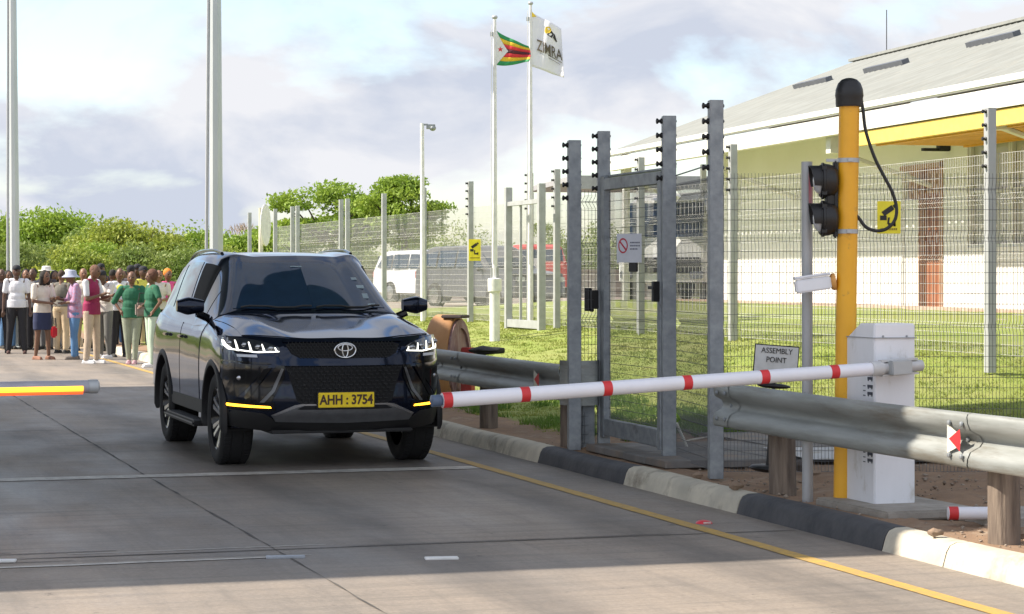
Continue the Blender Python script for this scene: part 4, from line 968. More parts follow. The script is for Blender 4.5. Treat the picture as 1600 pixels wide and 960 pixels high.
def onflag(name, polys, m, parent):
    b = MB()
    for P in polys: b.add([tuple(np.array(f2p(u, v)) + np.array((0, -.012, 0))) for u, v in P], [tuple(range(len(P)))])
    return b.build(name, m, parent, clean=False)
onflag('emblem', [[(.42, .24), (.46, .14), (.60, .10), (.66, .15), (.60, .22), (.46, .27)]], mat('flag_gold', (.85, .6, .04), .6), o)
onflag('emblem', [[(.50, .28), (.66, .16), (.74, .20), (.66, .30)], [(.70, .28), (.76, .18), (.84, .32), (.80, .33)]], M_ink, o)
onflag('pennant', [[(.0, -.02), (.16, .03), (.0, .08)]], mat('flag_gold', (.85, .6, .04), .6), o)
# ZIMRA lettering following the hang of the cloth
tm = text('ZIMRA', 1.0, mat('letter_dark', (.10, .08, .05), .6), o, Matrix(), 'lettering', 0.0, 'LEFT', .62, .01)
me = tm.data; xs = [v.co.x for v in me.vertices]; w = max(xs)
for v in me.vertices:
    u = .16 + .82 * v.co.x / w; vv = .57 - .30 * v.co.y; p = f2p(u, vv); v.co = (p[0], p[1] - .03, p[2])
onflag('underline', [[(.20, .62), (.55, .66), (.96, .70), (.96, .715), (.55, .675), (.20, .635)], [(.26, .68), (.9, .75), (.9, .76), (.26, .69)]], mat('letter_dark', (.10, .08, .05), .6), o)
# round traffic sign seen from behind
D = 43.0; sx_ = (410 - 800) / FP * D
sg = empty('round_sign', (sx_, D, 0), 0, 'white round road sign seen nearly edge on from behind on a pale post', 'road sign')
b = MB(); b.tube([(-.03, 0, 0), (-.03, 0, zpx(325, D))], .045, 10); b.build('post', mat('post_cream', (.6, .6, .48), .6), sg, smooth=True)
b = MB(); M = Matrix.Translation((.06, 0, zpx(352, D))) @ Matrix.Rotation(rad(83), 4, 'Z') @ Matrix.Rotation(rad(90), 4, 'X'); b.lathe([(.4, -.012), (.41, 0), (.4, .012)], 30, M=M)
b.build('disc', M_whiteb, sg, smooth=True, auto=40)
b = MB()
for q in (336, 350, 372): b.box((.0, 0, zpx(q, D)), (.12, .03, .03))
b.build('bracket', M_galv, sg)

# hose drum cabinet on the grass
D = 25.5; dz_ = .2; dp = at(698, 560, D)
dp.z = tz(dp.x, dp.y)
M_tan = mat('drum_tan', (.50, .27, .12), .6, col2=(.42, .20, .08), scale=3, dirt=(.2, .1, .06), dscale=4, dfac=(.55, .8))
M_maro = mat('drum_maroon', (.20, .09, .09), .7, col2=(.34, .24, .24), scale=7, stretch=(6, 6, .6))
dr = empty('hose_reel_drum', dp, rad(-25), 'round tan drum with a rusty maroon open face on the grass behind the guardrail', 'hose reel')
dh = (zpx(492, D) - dp.z) / 2; b = MB(); P = []
M = Matrix.Translation((-.02, .12, dh)) @ Matrix.Rotation(rad(90), 4, 'Y') @ Matrix.Rotation(0, 4, 'Z')
b.lathe([(dh * .96, -.16), (dh, -.13), (dh * 1.0, .1), (dh * .96, .13)], 30, M=Matrix.Diagonal((1, .62, 1, 1)) @ M); b.build('drum', M_tan, dr, smooth=True, auto=40)
b = MB(); b.lathe([(dh * .90, .12), (dh * .90, .16), (dh * .7, .17), (dh * .7, .14), (dh * .2, .15)], 30, M=Matrix.Diagonal((1, .62, 1, 1)) @ M); b.build('reel_face', M_maro, dr, smooth=True, auto=30)
b = MB(); b.box((.1, .02, dh * 2 - .02), (.26, .22, .035)); b.build('lid', mat('drum_dark', (.08, .06, .06), .7), dr, bevel=.008)
b = MB(); b.box((.27, -.0, dh * .72), (.13, .12, dh * 1.1)); bx_ = b.build('extinguisher_box', mat('box_red', (.42, .04, .035), .5), dr, bevel=.01)
b = MB(); b.box((.26, -.064, dh * .8), (.06, .006, dh * .7)); b.build('label_plate', M_whiteb, bx_)
# discarded dark lump beside it and a rock
def rock(name, loc, r, m, label, cat='rock', seed=1):
    b = MB(); b.ell((0, 0, 0), r, 14, 9); rn = random.Random(seed); 
    b.v = [(x * (1 + .25 * math.sin(7 * x / r[0] + seed) * math.cos(5 * y / r[1])), y * (1 + .2 * math.sin(6 * z / r[2])), z * (1 + .2 * math.cos(4 * x / r[0] + seed))) for x, y, z in b.v]
    o = b.build(name, m, loc=loc, smooth=True, auto=60); return tag(o, label, cat)
p = at(762, 546, 24.5); p.z = tz(p.x, p.y) + .3; 
rock('rubber_mat', (p.x, p.y, EYE - (548 - YH) * 24.5 / FP), (.17, .2, .05), M_rubber, 'flat black rubber lump on the grass right of the tan drum', 'rubber mat', 2)
p = gp(1253, 736, .16); rock('rock', p + Vector((0, 0, .04)), (.06, .06, .055), mat('rock_dark', (.12, .10, .09), .9, bump=.5), 'dark stone on the ground between the wooden post and the grey post', seed=4)
for i, (px, py, r) in enumerate(((1150, 762, .035), (1462, 835, .03), (1275, 742, .03), (1590, 838, .035), (1090, 745, .03))):
    labs = ['small brown stone near the kerb below the guardrail end', 'small brown stone left of the broken boom piece', 'brown stone behind the grey post', 'small stone at the right edge behind the kerb', 'small stone by the foot of the steel gate']
    rock('rock', gp(px, py, .15) + Vector((0, 0, .01)), (r * 1.3, r, r * .8), mat('rock_brown', (.28, .2, .14), .9, bump=.5), labs[i], seed=7 + i)

# red road stud, lens shaped, and flush reflector plates
st = empty('road_stud', gp(1100, 818, 0), TH, 'red reflective road stud beside the yellow edge line', 'road stud')
b = MB(); b.ell((0, 0, .0), (.055, .06, .022), 18, 8); b.build('body', mat('stud_red', (.75, .05, .07), .3), st, smooth=True)
b = MB(); b.box((-.0, -.05, .008), (.05, .02, .012)); b.build('reflector', mat('stud_white', (.8, .6, .55), .2), st, bevel=.003)
for px, py, w, m_, lab in ((690, 874, .19, M_whiteb, 'white flush reflector plate on the dark lane, right of the metal one'), (446, 872, .22, mat('steel_plate', (.42, .45, .5), .35, .6), 'grey metal plate set in the lane joint'), (4, 878, .15, M_whiteb, 'white flush reflector plate at the left edge of the road')):
    b = MB(); b.box((0, 0, .006), (w, .075, .012)); o = b.build('road_plate', m_, loc=gp(px, py, 0), rz=TH * .4, bevel=.003); tag(o, lab, 'road plate')
# ================================================================== the black SUV
def carpaint():
    m = bpy.data.materials.new('black_car_paint'); m.use_nodes = True; b = m.node_tree.nodes['Principled BSDF']
    b.inputs['Base Color'].default_value = (.004, .005, .010, 1); b.inputs['Roughness'].default_value = .08; b.inputs['Specular IOR Level'].default_value = .3
    b.inputs['Specular Tint'].default_value = (.45, .62, 1, 1); b.inputs['Coat Weight'].default_value = .5; b.inputs['Coat Roughness'].default_value = .02; b.inputs['Coat Tint'].default_value = (.6, .75, 1, 1)
    t = m.node_tree; tc = nd(t, 'ShaderNodeTexCoord'); n = nd(t, 'ShaderNodeTexNoise'); n.inputs['Scale'].default_value = 3; n.inputs['Detail'].default_value = 8
    r = nd(t, 'ShaderNodeMapRange'); r.inputs['To Min'].default_value = .01; r.inputs['To Max'].default_value = .09; t.links.new(tc.outputs['Object'], n.inputs['Vector']); t.links.new(n.outputs['Fac'], r.inputs['Value']); t.links.new(r.outputs[0], b.inputs['Coat Roughness'])
    return m
M_paint = carpaint()
M_glass = mat('tinted_glass', (.014, .036, .075), .03, spec=.4, coat=.1)
M_glass.node_tree.nodes['Principled BSDF'].inputs['Specular Tint'].default_value = (.55, .72, 1, 1)
M_glass.node_tree.nodes['Principled BSDF'].inputs['Coat Weight'].default_value = .1
M_gloss = mat('gloss_black_trim', (.004, .004, .005), .12, spec=.35, coat=.2)
M_satin = mat('satin_black_cladding', (.010, .010, .011), .6, bump=.05)
M_chrome = mat('chrome', (.75, .76, .78), .1, 1.0)
M_alloy = mat('machined_alloy', (.5, .5, .52), .22, .9)
M_skid = mat('skid_silver', (.16, .165, .175), .35, .7)
M_lampglass = mat('lamp_dark', (.02, .022, .026), .06, spec=.7, coat=1)
M_lamprefl = mat('lamp_reflector', (.45, .46, .48), .15, .9)
M_drl = mat('daylight_led', (.9, .95, 1), .3, emit=(1, .98, .85), estr=1.5)
M_ind = mat('indicator_led', (1, .5, .05), .3, emit=(1, .42, .02), estr=3.6)
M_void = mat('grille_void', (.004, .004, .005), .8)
M_well = mat('wheel_well', (.006, .006, .006), .9)

def pchip(xs, ys):
    xs = np.array(xs, float); ys = np.array(ys, float); h = np.diff(xs); d = np.diff(ys) / h; m = np.zeros(len(xs))
    for i in range(1, len(xs) - 1):
        if d[i - 1] * d[i] > 0: w1 = 2 * h[i] + h[i - 1]; w2 = h[i] + 2 * h[i - 1]; m[i] = (w1 + w2) / (w1 / d[i - 1] + w2 / d[i])
    m[0] = d[0]; m[-1] = d[-1]
    def f(x):
        x = np.clip(np.asarray(x, float), xs[0], xs[-1]); i = np.clip(np.searchsorted(xs, x) - 1, 0, len(h) - 1); t = (x - xs[i]) / h[i]
        return ys[i] * (2 * t**3 - 3 * t**2 + 1) + h[i] * m[i] * (t**3 - 2 * t**2 + t) + ys[i + 1] * (-2 * t**3 + 3 * t**2) + h[i] * m[i + 1] * (t**3 - t**2)
    return f
FA = pchip([0, .2, .4, .55, .68, .78, .85, .895, .925, .94], [0, .006, .028, .065, .13, .215, .315, .42, .53, .60])
FB = pchip([.26, .32, .40, .47, .58, .72, .84, .90, .98, 1.05, 1.10], [.17, .10, .04, .008, 0, .008, .0, .012, .035, .075, .125])
def FF(x, z): return FA(abs(x)) + FB(z)

RW = [  # control rows: each has 10 points (x,y,z) from sill to centreline
 [(.78, None, .40), (.925, None, .44), (.935, None, .56), (.938, None, .74), (.925, None, .93), (.905, None, 1.03), (.80, None, 1.095), (.56, None, 1.090), (.30, None, 1.072), (0, None, 1.075)],
 [(.80, .86, .40), (.93, .86, .44), (.945, .86, .57), (.95, .85, .80), (.94, .82, .99), (.905, .78, 1.09), (.80, .68, 1.15), (.60, .52, 1.178), (.34, .45, 1.138), (0, .45, 1.14)],
 [(.80, 1.25, .40), (.92, 1.25, .44), (.935, 1.25, .57), (.94, 1.25, .82), (.925, 1.25, 1.02), (.90, 1.18, 1.12), (.82, 1.10, 1.19), (.62, .95, 1.248), (.34, .88, 1.208), (0, .88, 1.21)],
 [(.80, 1.60, .40), (.91, 1.60, .43), (.925, 1.60, .57), (.93, 1.60, .84), (.915, 1.60, 1.04), (.895, 1.50, 1.13), (.84, 1.42, 1.205), (.72, 1.32, 1.255), (.38, 1.17, 1.26), (0, 1.13, 1.262)],
 [(.80, 1.66, .40), (.91, 1.66, .43), (.925, 1.66, .57), (.93, 1.66, .84), (.915, 1.66, 1.04), (.895, 1.56, 1.135), (.84, 1.48, 1.215), (.715, 1.37, 1.285), (.38, 1.22, 1.29), (0, 1.18, 1.292)],
 [(.80, 1.90, .40), (.91, 1.90, .43), (.925, 1.90, .57), (.93, 1.90, .85), (.915, 1.90, 1.06), (.89, 1.86, 1.14), (.86, 1.84, 1.20), (.665, 1.73, 1.50), (.37, 1.58, 1.515), (0, 1.53, 1.52)],
 [(.80, 2.15, .40), (.91, 2.15, .43), (.925, 2.15, .57), (.93, 2.15, .85), (.915, 2.15, 1.06), (.89, 2.14, 1.145), (.865, 2.13, 1.20), (.615, 2.08, 1.70), (.34, 1.95, 1.735), (0, 1.90, 1.745)],
 [(.80, 2.28, .40), (.91, 2.28, .43), (.925, 2.28, .57), (.93, 2.28, .85), (.915, 2.28, 1.065), (.89, 2.28, 1.15), (.866, 2.28, 1.205), (.640, 2.24, 1.745), (.35, 2.12, 1.775), (0, 2.07, 1.783)],
 [(.80, 2.80, .40), (.91, 2.80, .43), (.925, 2.80, .57), (.93, 2.80, .86), (.918, 2.80, 1.07), (.892, 2.80, 1.16), (.866, 2.80, 1.215), (.660, 2.80, 1.765), (.38, 2.75, 1.805), (0, 2.72, 1.815)],
 [(.80, 3.55, .40), (.92, 3.55, .44), (.935, 3.55, .58), (.94, 3.55, .87), (.925, 3.55, 1.08), (.895, 3.55, 1.18), (.862, 3.55, 1.235), (.655, 3.55, 1.755), (.38, 3.50, 1.80), (0, 3.48, 1.81)],
 [(.80, 4.25, .44), (.92, 4.25, .48), (.935, 4.25, .60), (.935, 4.25, .88), (.915, 4.25, 1.10), (.88, 4.25, 1.21), (.84, 4.22, 1.27), (.63, 4.15, 1.70), (.36, 4.2, 1.76), (0, 4.2, 1.77)],
 [(.74, 4.62, .48), (.86, 4.62, .52), (.88, 4.62, .62), (.88, 4.62, .88), (.86, 4.62, 1.10), (.82, 4.60, 1.21), (.77, 4.55, 1.28), (.58, 4.40, 1.63), (.33, 4.48, 1.69), (0, 4.5, 1.70)],
 [(.55, 4.76, .50), (.70, 4.77, .54), (.72, 4.79, .62), (.72, 4.79, .88), (.71, 4.77, 1.10), (.69, 4.74, 1.21), (.66, 4.69, 1.28), (.52, 4.52, 1.60), (.30, 4.56, 1.64), (0, 4.57, 1.65)],
]
CP = np.zeros((len(RW), 10, 3))
for i, r_ in enumerate(RW):
    for j, (x, y, z) in enumerate(r_): CP[i, j] = (x, float(FF(x, z)) if y is None else y, z)
def cr1(P, u):
    n = P.shape[0]; i = np.clip(np.floor(u).astype(int), 0, n - 2); t = (u - i)
    g = lambda k: P[np.clip(k, 0, n - 1)]
    a, b_, c, d = g(i - 1), g(i), g(i + 1), g(i + 2)
    t = t.reshape(-1, *([1] * (P.ndim - 1)))
    # limit tangents so creases stay crisp
    return .5 * (2 * b_ + (c - a) * t + (2 * a - 5 * b_ + 4 * c - d) * t**2 + (-a + 3 * b_ - 3 * c + d) * t**3)
def surf(us, vs):
    Q = cr1(CP, np.asarray(us, float)); Q = np.swapaxes(Q, 0, 1); Q = cr1(Q, np.asarray(vs, float)); Q = np.swapaxes(Q, 0, 1)
    if vs[-1] >= 8.999: Q[:, -1, 0] = 0
    return Q
def normals(P):
    du = np.gradient(P, axis=0); dv = np.gradient(P, axis=1); n = np.cross(dv, du); l = np.linalg.norm(n, axis=2, keepdims=True); return n / np.maximum(l, 1e-9)
ARCH = [(.93, .395), (3.675, .395)]; AR = .455
def side_mesh(b, P, mirror, arch=True, mi=0):
    a, c = P.shape[:2]; V = P.copy()
    if mirror: V[:, :, 0] *= -1
    o = len(b.v); b.v += [tuple(q) for q in V.reshape(-1, 3)]
    for i in range(a - 1):
        for j in range(c - 1):
            q = P[i:i + 2, j:j + 2].reshape(-1, 3).mean(0)
            if arch and q[0] > .6 and q[2] < 1.0 and any((q[1] - ay)**2 + (q[2] - az)**2 < AR**2 for ay, az in ARCH): continue
            f = (o + i * c + j, o + (i + 1) * c + j, o + (i + 1) * c + j + 1, o + i * c + j + 1); b.f.append(f if not mirror else f[::-1]); b.mi.append(mi)
car = empty('black_suv', R(4.205, 17.93, 0), TH, 'glossy black SUV facing the camera in the lane with yellow number plate and lit headlamps', 'suv')
b = MB(); us = np.linspace(0, 12, 241); vs = np.linspace(0, 9, 109); PB = surf(us, vs)
side_mesh(b, PB, False); side_mesh(b, PB, True)
last = PB[-1]; L_ = [tuple(q) for q in last]; Rr = [(-x, y, z) for x, y, z in L_]; b.grid([L_, Rr])
body = b.build('body', M_paint, car, smooth=True, auto=50)
b = MB(); b.box((0, 2.6, .52), (1.62, 3.9, .30)); b.box((0, .78, .62), (1.1, .9, .5)); b.box((0, 2.5, .9), (1.5, 2.2, .6)); b.build('underbody', M_well, car)
def upanel(name, u0, u1, v0, v1, off, m, parent=car, nu=40, nv=24, sides=(1, -1), rim=.012, arch=False):
    out = []
    us = np.linspace(u0, u1, nu); vs = np.linspace(v0, v1, nv); P = surf(us, vs); Nn = normals(P)
    if Nn[nu // 2, nv // 2] @ (P[nu // 2, nv // 2] - np.array((0, 2.4, .8))) < 0: Nn = -Nn
    Q = P + Nn * off; I = P - Nn * rim
    full = v1 >= 8.999
    for sg in sides:
        b = MB(); side_mesh(b, Q, sg < 0, arch)
        rims = [(Q[:, 0], I[:, 0]), (Q[0], I[0]), (Q[-1], I[-1])] + ([] if full else [(Q[:, -1], I[:, -1])])
        if not arch:
            for q, r_ in rims: b.grid([[(x * sg, y, z) for x, y, z in q], [(x * sg, y, z) for x, y, z in r_]])
        if full and -1 in sides and 1 in sides:
            side_mesh(b, Q, True, arch); 
            for q, r_ in rims: b.grid([[(-x, y, z) for x, y, z in q], [(-x, y, z) for x, y, z in r_]])
        o = b.build(name, m, parent, smooth=True, auto=40); out.append(o)
        if full: break
    return out
upanel('windshield', 4.12, 5.80, 7.13, 9.0, .004, M_glass, nu=40, nv=40)
upanel('hood', .12, 2.93, 6.05, 9.0, .005, M_paint, nu=60, nv=50)
fd = upanel('front_door', 4.05, 7.85, 1.3, 5.75, .004, M_paint, nu=80, nv=50)
rd = upanel('rear_door', 7.90, 9.35, 1.3, 5.75, .004, M_paint, nu=60, nv=60, arch=True)
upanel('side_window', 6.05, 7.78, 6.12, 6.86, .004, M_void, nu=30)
upanel('quarter_window', 5.02, 5.95, 6.10, 6.80, .003, M_gloss, nu=20)
upanel('side_window', 7.95, 9.05, 6.12, 6.88, .004, M_glass, nu=30)
upanel('side_window', 9.15, 10.55, 6.15, 6.86, .004, M_glass, nu=30)
for sg, dlist in ((1, fd), (1, rd)): pass
def sidepoint(y, z):
    d = (PB[:, :64, 1] - y)**2 + (PB[:, :64, 2] - z)**2; i = np.unravel_index(np.argmin(d), d.shape); return PB[i]
for dl, ys in ((fd, 2.60), (rd, 3.42)):
    for o, sg in zip(dl, (1, -1)):
        p = sidepoint(ys, 1.045); b = MB(); x = p[0] + .012
        b.box((x + .022, ys, 1.04), (.018, .17, .03)); b.box((x + .006, ys - .07, 1.04), (.03, .03, .028)); b.box((x + .006, ys + .07, 1.04), (.03, .03, .028)); b.v = [(v[0] * sg, v[1], v[2]) for v in b.v]
        b.build('handle', M_chrome if 0 else M_gloss, o, bevel=.008)
for sg in (1, -1):                                  # roof rails
    b = MB(); pts = []
    for k in range(20):
        f = k / 19; u = 7.3 + 2.9 * f; p = surf(np.array([u]), np.array([7.18]))[0, 0]; pts.append((sg * p[0], p[1], p[2] + .006 + .020 * min(1, 6 * f, 6 * (1 - f))))
    b.tube(pts, .016, 8); b.build('roof_rail', M_gloss, car, smooth=True)
    # sill cladding, running board and arch flares
    b = MB(); pts = [(sg * .945, 1.52, .40), (sg * .985, 1.6, .405), (sg * .985, 3.1, .405), (sg * .945, 3.2, .40)]
    b.box((sg * .93, 2.33, .305), (.16, 1.66, .045)); bb_ = b.build('running_board', M_satin, car, bevel=.015); b = MB(); b.box((sg * .935, 2.33, .331), (.11, 1.5, .008))
    for k in range(16): b.box((sg * .935, 1.65 + k * .09, .337), (.10, .02, .006))
    b.box((sg * 1.011, 2.33, .312), (.004, 1.6, .012)); b.build('step_trim', M_skid, bb_)
    b = MB(); b.box((sg * .915, 2.30, .46), (.035, 1.92, .13)); b.build('sill', M_satin, car, bevel=.012)
    for ay, az in ARCH:
        b = MB(); P = []
        for k in range(41):
            a = rad(-12 + 204 * k / 40); cy, cz = math.cos(a), math.sin(a); xo = .955 if k not in (0, 40) else .94
            row = []
            for x, r_ in ((.70, .435), (.93, .435), (xo - .002, .440), (xo + .002, .46), (xo - .006, .492), (.925, .505), (.90, .505)): row.append((sg * x, ay + r_ * cy * 1.0, az + r_ * cz))
            P.append(row)
        b.grid(P); b.build('arch_flare', M_satin, car, smooth=True, auto=50)
        b = MB(); P = []
        for k in range(21):
            a = rad(-10 + 200 * k / 20); P.append([(sg * x, ay + .44 * math.cos(a), az + .44 * math.sin(a)) for x in (.55, .93)])
        b.grid(P); b.add([(sg * .56, ay + .45 * math.cos(rad(a)), az + .45 * math.sin(rad(a))) for a in range(-10, 200, 15)], [tuple(range(14))]); b.build('wheel_well', M_well, car)
# wheels
def wheel(sg, y):
    M = Matrix.Rotation(rad(90) * sg, 4, 'Y')       # local z -> outboard
    prof = [(.262, -.118), (.30, -.132), (.35, -.135), (.375, -.122), (.387, -.10), (.389, -.055), (.385, -.05), (.385, -.044), (.389, -.04), (.389, .04), (.385, .044), (.385, .05), (.389, .055), (.387, .10), (.375, .122), (.35, .135), (.30, .132), (.262, .118)]
    b = MB(); b.lathe(prof, 56, M=M, caps=False)
    for k in range(64):                             # tread blocks on the shoulders
        a = 2 * math.pi * k / 64
        for s_ in (-1, 1): b.box((.388, 0, s_ * .086), (.008, .022, .050), M=M @ Matrix.Rotation(a, 4, 'Z'))
    w = b.build('wheel', M_rubber, car, loc=(sg * .785, y, .387), smooth=True, auto=40)
    b = MB(); b.lathe([(.264, -.11), (.255, -.10), (.235, .0), (.245, .09), (.258, .112), (.268, .118), (.268, .108)], 48, M=M, caps=False); b.lathe([(.24, -.02), (.06, -.0), (.02, .0)], 32, M=M); r_ = b.build('rim', M_gloss, w, smooth=True, auto=40)
    b = MB()
    for k in range(6):
        a = 2 * math.pi * k / 6
        for da in (-.16, .16):
            T = M @ Matrix.Rotation(a + da, 4, 'Z'); v = [(.05, -.016, .07), (.05, .016, .07), (.252, .020, .108), (.252, -.020, .108), (.05, -.022, .03), (.05, .022, .03), (.252, .028, .05), (.252, -.028, .05)]
            b.add(v, [(0, 1, 2, 3), (4, 7, 6, 5), (0, 4, 5, 1), (1, 5, 6, 2), (2, 6, 7, 3), (3, 7, 4, 0)], 0, T)
    b.lathe([(.055, .03), (.055, .078), (.04, .085), (.01, .086)], 24, M=M, mi=1); b.build('spokes', [M_alloy, M_gloss], r_, bevel=.003, seg=1)
    b = MB(); b.lathe([(.165, -.06), (.165, -.04), (.02, -.04)], 32, M=M); b.build('brake_disc', M_skid, w, smooth=True, auto=40)
for sg in (-1, 1):
    for y in (.93, 3.675): wheel(sg, y)
# mirrors
for sg in (-1, 1):
    b = MB(); pr = []
    for k in range(13):
        f = k / 12; sc_m = (.62 + .38 * math.sin(math.pi * min(1, f * 1.25) * .5)) * (1 - .42 * max(0, f - .6) / .4) 
        ring = []
        for j in range(16):
            a = 2 * math.pi * j / 16; cy, cz = math.cos(a), math.sin(a); e = .7
            ring.append((sg * (.90 + .23 * f), 1.62 - .02 + .075 * math.copysign(abs(cy)**e, cy) * sc_m + .03 * f, 1.33 + .0 * f + .082 * math.copysign(abs(cz)**e, cz) * sc_m - .0 * f))
        pr.append(ring + [ring[0]])
    b.grid(pr); b.add(pr[0][:-1], [tuple(range(16))]); b.add(pr[-1][:-1], [tuple(range(16))])
    mr = b.build('mirror', M_paint, car, smooth=True, auto=50)
    b = MB(); b.tube([(sg * .85, 1.66, 1.22), (sg * .95, 1.63, 1.265)], .035, 8); b.build('mirror_arm', M_gloss, mr, smooth=True)
    b = MB(); b.box((sg * 1.03, 1.70, 1.33), (.17, .01, .11)); b.build('mirror_glass', M_glass, mr, bevel=.004)

# front fascia ------------------------------------------------------------
th = np.linspace(-1, 1, 121); xs = .932 * np.sign(th) * (1 - (1 - abs(th))**1.6); zs = np.linspace(.34, 1.093, 70)
P = np.zeros((len(xs), len(zs), 3))
for i, x in enumerate(xs):
    zt = 1.075 + .02 * min(1, max(0, (abs(x) - .3) / .5))
    for j, z in enumerate(zs):
        zz = .34 + (zt - .34) * (z - .34) / (1.093 - .34); P[i, j] = (x, float(FF(x, zz)), zz)
b = MB(); b.grid(P); b.build('bumper', M_paint, car, smooth=True, auto=180)
def fpatch(name, poly, off, th_, m, parent=car, mirror=True, fine=.035, rec=False, dark=False, smooth=True):
    outs = []
    for sg in ((1, -1) if mirror else (1,)):
        bm = bmesh.new(); vs_ = [bm.verts.new((x * sg, 0, z)) for x, z in poly]
        bmesh.ops.triangle_fill(bm, use_beauty=True, use_dissolve=False, edges=[bm.edges.new((vs_[i], vs_[(i + 1) % len(vs_)])) for i in range(len(vs_))])
        for _ in range(6):
            ed = [e for e in bm.edges if e.calc_length() > fine * 1.4]
            if not ed: break
            bmesh.ops.subdivide_edges(bm, edges=ed, cuts=1); bmesh.ops.triangulate(bm, faces=bm.faces)
        for v in bm.verts: v.co.y = float(FF(v.co.x, v.co.z)) - off
        if th_:
            r_ = bmesh.ops.extrude_face_region(bm, geom=bm.faces[:])
            for v in [g for g in r_['geom'] if isinstance(g, bmesh.types.BMVert)]: v.co.y += th_
        bmesh.ops.recalc_face_normals(bm, faces=bm.faces)
        me = bpy.data.meshes.new(name); bm.to_mesh(me); bm.free(); me.materials.append(m)
        if smooth:
            me.shade_smooth()
            try: me.set_sharp_from_angle(angle=rad(35))
            except Exception: pass
        o = bpy.data.objects.new(name, me); C.objects.link(o); o.parent = parent; outs.append(o)
    return outs
# mesh textures for the grilles: real little bars
def grille_fill(name, inside, z0, z1, x1, dz, dx, off, m, parent, w=.004, hexa=True):
    b = MB(); z = z0; row = 0
    while z < z1:
        x = -x1 + (dx / 2 if row % 2 else 0)
        while x < x1:
            if inside(x, z) and inside(x + dx * .8, z):
                y = float(FF(x, z)) - off
                b.box((x + dx * .4, y, z), (dx * .62, .012, w * 1.4))
                b.box((x, y, z + dz / 2), (w, .012, dz * .7))
            x += dx
        z += dz; row += 1
    return b.build(name, m, parent)
def inpoly(poly):
    def f(x, z):
        x = abs(x); c = False; n = len(poly)
        for i in range(n):
            (x1, z1), (x2, z2) = poly[i], poly[(i + 1) % n]
            if (z1 > z) != (z2 > z) and x < (x2 - x1) * (z - z1) / (z2 - z1) + x1: c = not c
        return c
    return f
M_gril = mat('grille_mesh', (.007, .008, .009), .5)
ug = [(0, 1.045), (.42, 1.045), (.48, 1.03), (.44, .955), (.38, .925), (0, .915)]
ugf = ug[1:-1]; full_ug = [(-x, z) for x, z in reversed(ug[1:])] + ug[:1] + ug[1:-1] + [ug[-1]]
fullp = lambda half: half + [(-x, z) for x, z in reversed(half) if x > 0]
g = fpatch('upper_grille', fullp(ug), .003, .0, M_void, mirror=False)[0]
grille_fill('grille_bars', inpoly([(-.01, 1.045)] + ug[1:-1] + [(-.01, .915)]), .925, 1.045, .47, .022, .03, .006, M_gril, g)
lg = [(0, .855), (.50, .855), (.47, .80), (.40, .57), (.36, .545), (0, .545)]
g = fpatch('lower_grille', fullp(lg), .003, .0, M_void, mirror=False)[0]
grille_fill('grille_bars', inpoly([(-.01, .855)] + lg[1:-1] + [(-.01, .545)]), .56, .85, .5, .028, .05, .006, M_gril, g)
# body coloured bar between the grilles with its wings
fpatch('nose_bar', fullp([(0, .912), (.37, .918), (.46, .95), (.50, 1.02), (.53, 1.01), (.54, .93), (.52, .862), (.48, .86), (0, .858)]), .022, .03, M_paint, mirror=False)
fpatch('hood_lip', fullp([(0, 1.078), (.5, 1.082), (.5, 1.052), (0, 1.048)]), .016, .03, M_paint, mirror=False)
# flank blades
fpatch('bumper_blade', [(.50, .86), (.56, .86), (.80, .56), (.78, .53), (.70, .545), (.60, .57), (.50, .76)], .012, .02, M_gloss)
bl_ = fpatch('blade_edge', [(.505, .835), (.525, .84), (.60, .66), (.69, .56), (.655, .56), (.575, .65)], .020, .012, M_skid)
fpatch('blade_edge', [(.60, .845), (.66, .83), (.80, .60), (.79, .585), (.76, .60)], .018, .010, M_gloss)
# fog pocket and parking sensor
fpatch('bumper_pocket', [(.62, .86), (.92, .88), (.93, .62), (.84, .60)], .006, .0, M_gloss)
for sg in (-1, 1):
    b = MB(); x = .83; z = .755; b.lathe([(.018, -.004), (.018, .006), (.012, .009), (.004, .010)], 18, M=Matrix.Translation((sg * x, float(FF(x, z)) - .008, z)) @ Matrix.Rotation(rad(90), 4, 'X') @ Matrix.Rotation(sg * rad(25), 4, 'Y')); b.build('parking_sensor', M_alloy, car, smooth=True, auto=40)
    b = MB(); x = .34; z = .70; b.lathe([(.011, -.004), (.011, .006), (.004, .008)], 14, M=Matrix.Translation((sg * x, float(FF(x, z)) - .012, z)) @ Matrix.Rotation(rad(90), 4, 'X')); b.build('parking_sensor', M_satin, car, smooth=True, auto=40)
fpatch('corner_trim', [(.60, .875), (.62, .885), (.93, .90), (.93, .885), (.64, .868)], .012, .012, M_gloss)
# indicators
for o in fpatch('indicator', [(.60, .512), (.61, .528), (.90, .545), (.915, .535), (.90, .522)], .014, .012, M_ind): pass
fpatch('indicator_bezel', [(.57, .49), (.58, .56), (.93, .58), (.935, .50)], .007, .006, M_gloss)
# skid plate
fpatch('skid_plate', fullp([(0, .545), (.36, .545), (.42, .535), (.60, .455), (.56, .40), (0, .385)]), .016, .03, M_skid, mirror=False)
fpatch('skid_slot', fullp([(0, .532), (.34, .532), (.40, .505), (.37, .50), (0, .50)]), .0185, .002, M_void, mirror=False)
fpatch('skid_rim', fullp([(0, .545), (.36, .547), (.42, .538), (.60, .458), (.575, .45), (.40, .520), (.345, .533), (0, .533)]), .020, .004, M_alloy, mirror=False)
fpatch('valance', fullp([(0, .40), (.56, .41), (.66, .47), (.93, .50), (.93, .36), (.70, .33), (.5, .305), (0, .30)]), .004, .05, M_satin, mirror=False)
b = MB(); b.box((0, .35, .315), (1.2, .5, .03)); b.build('splash_guard', M_satin, car, bevel=.01)
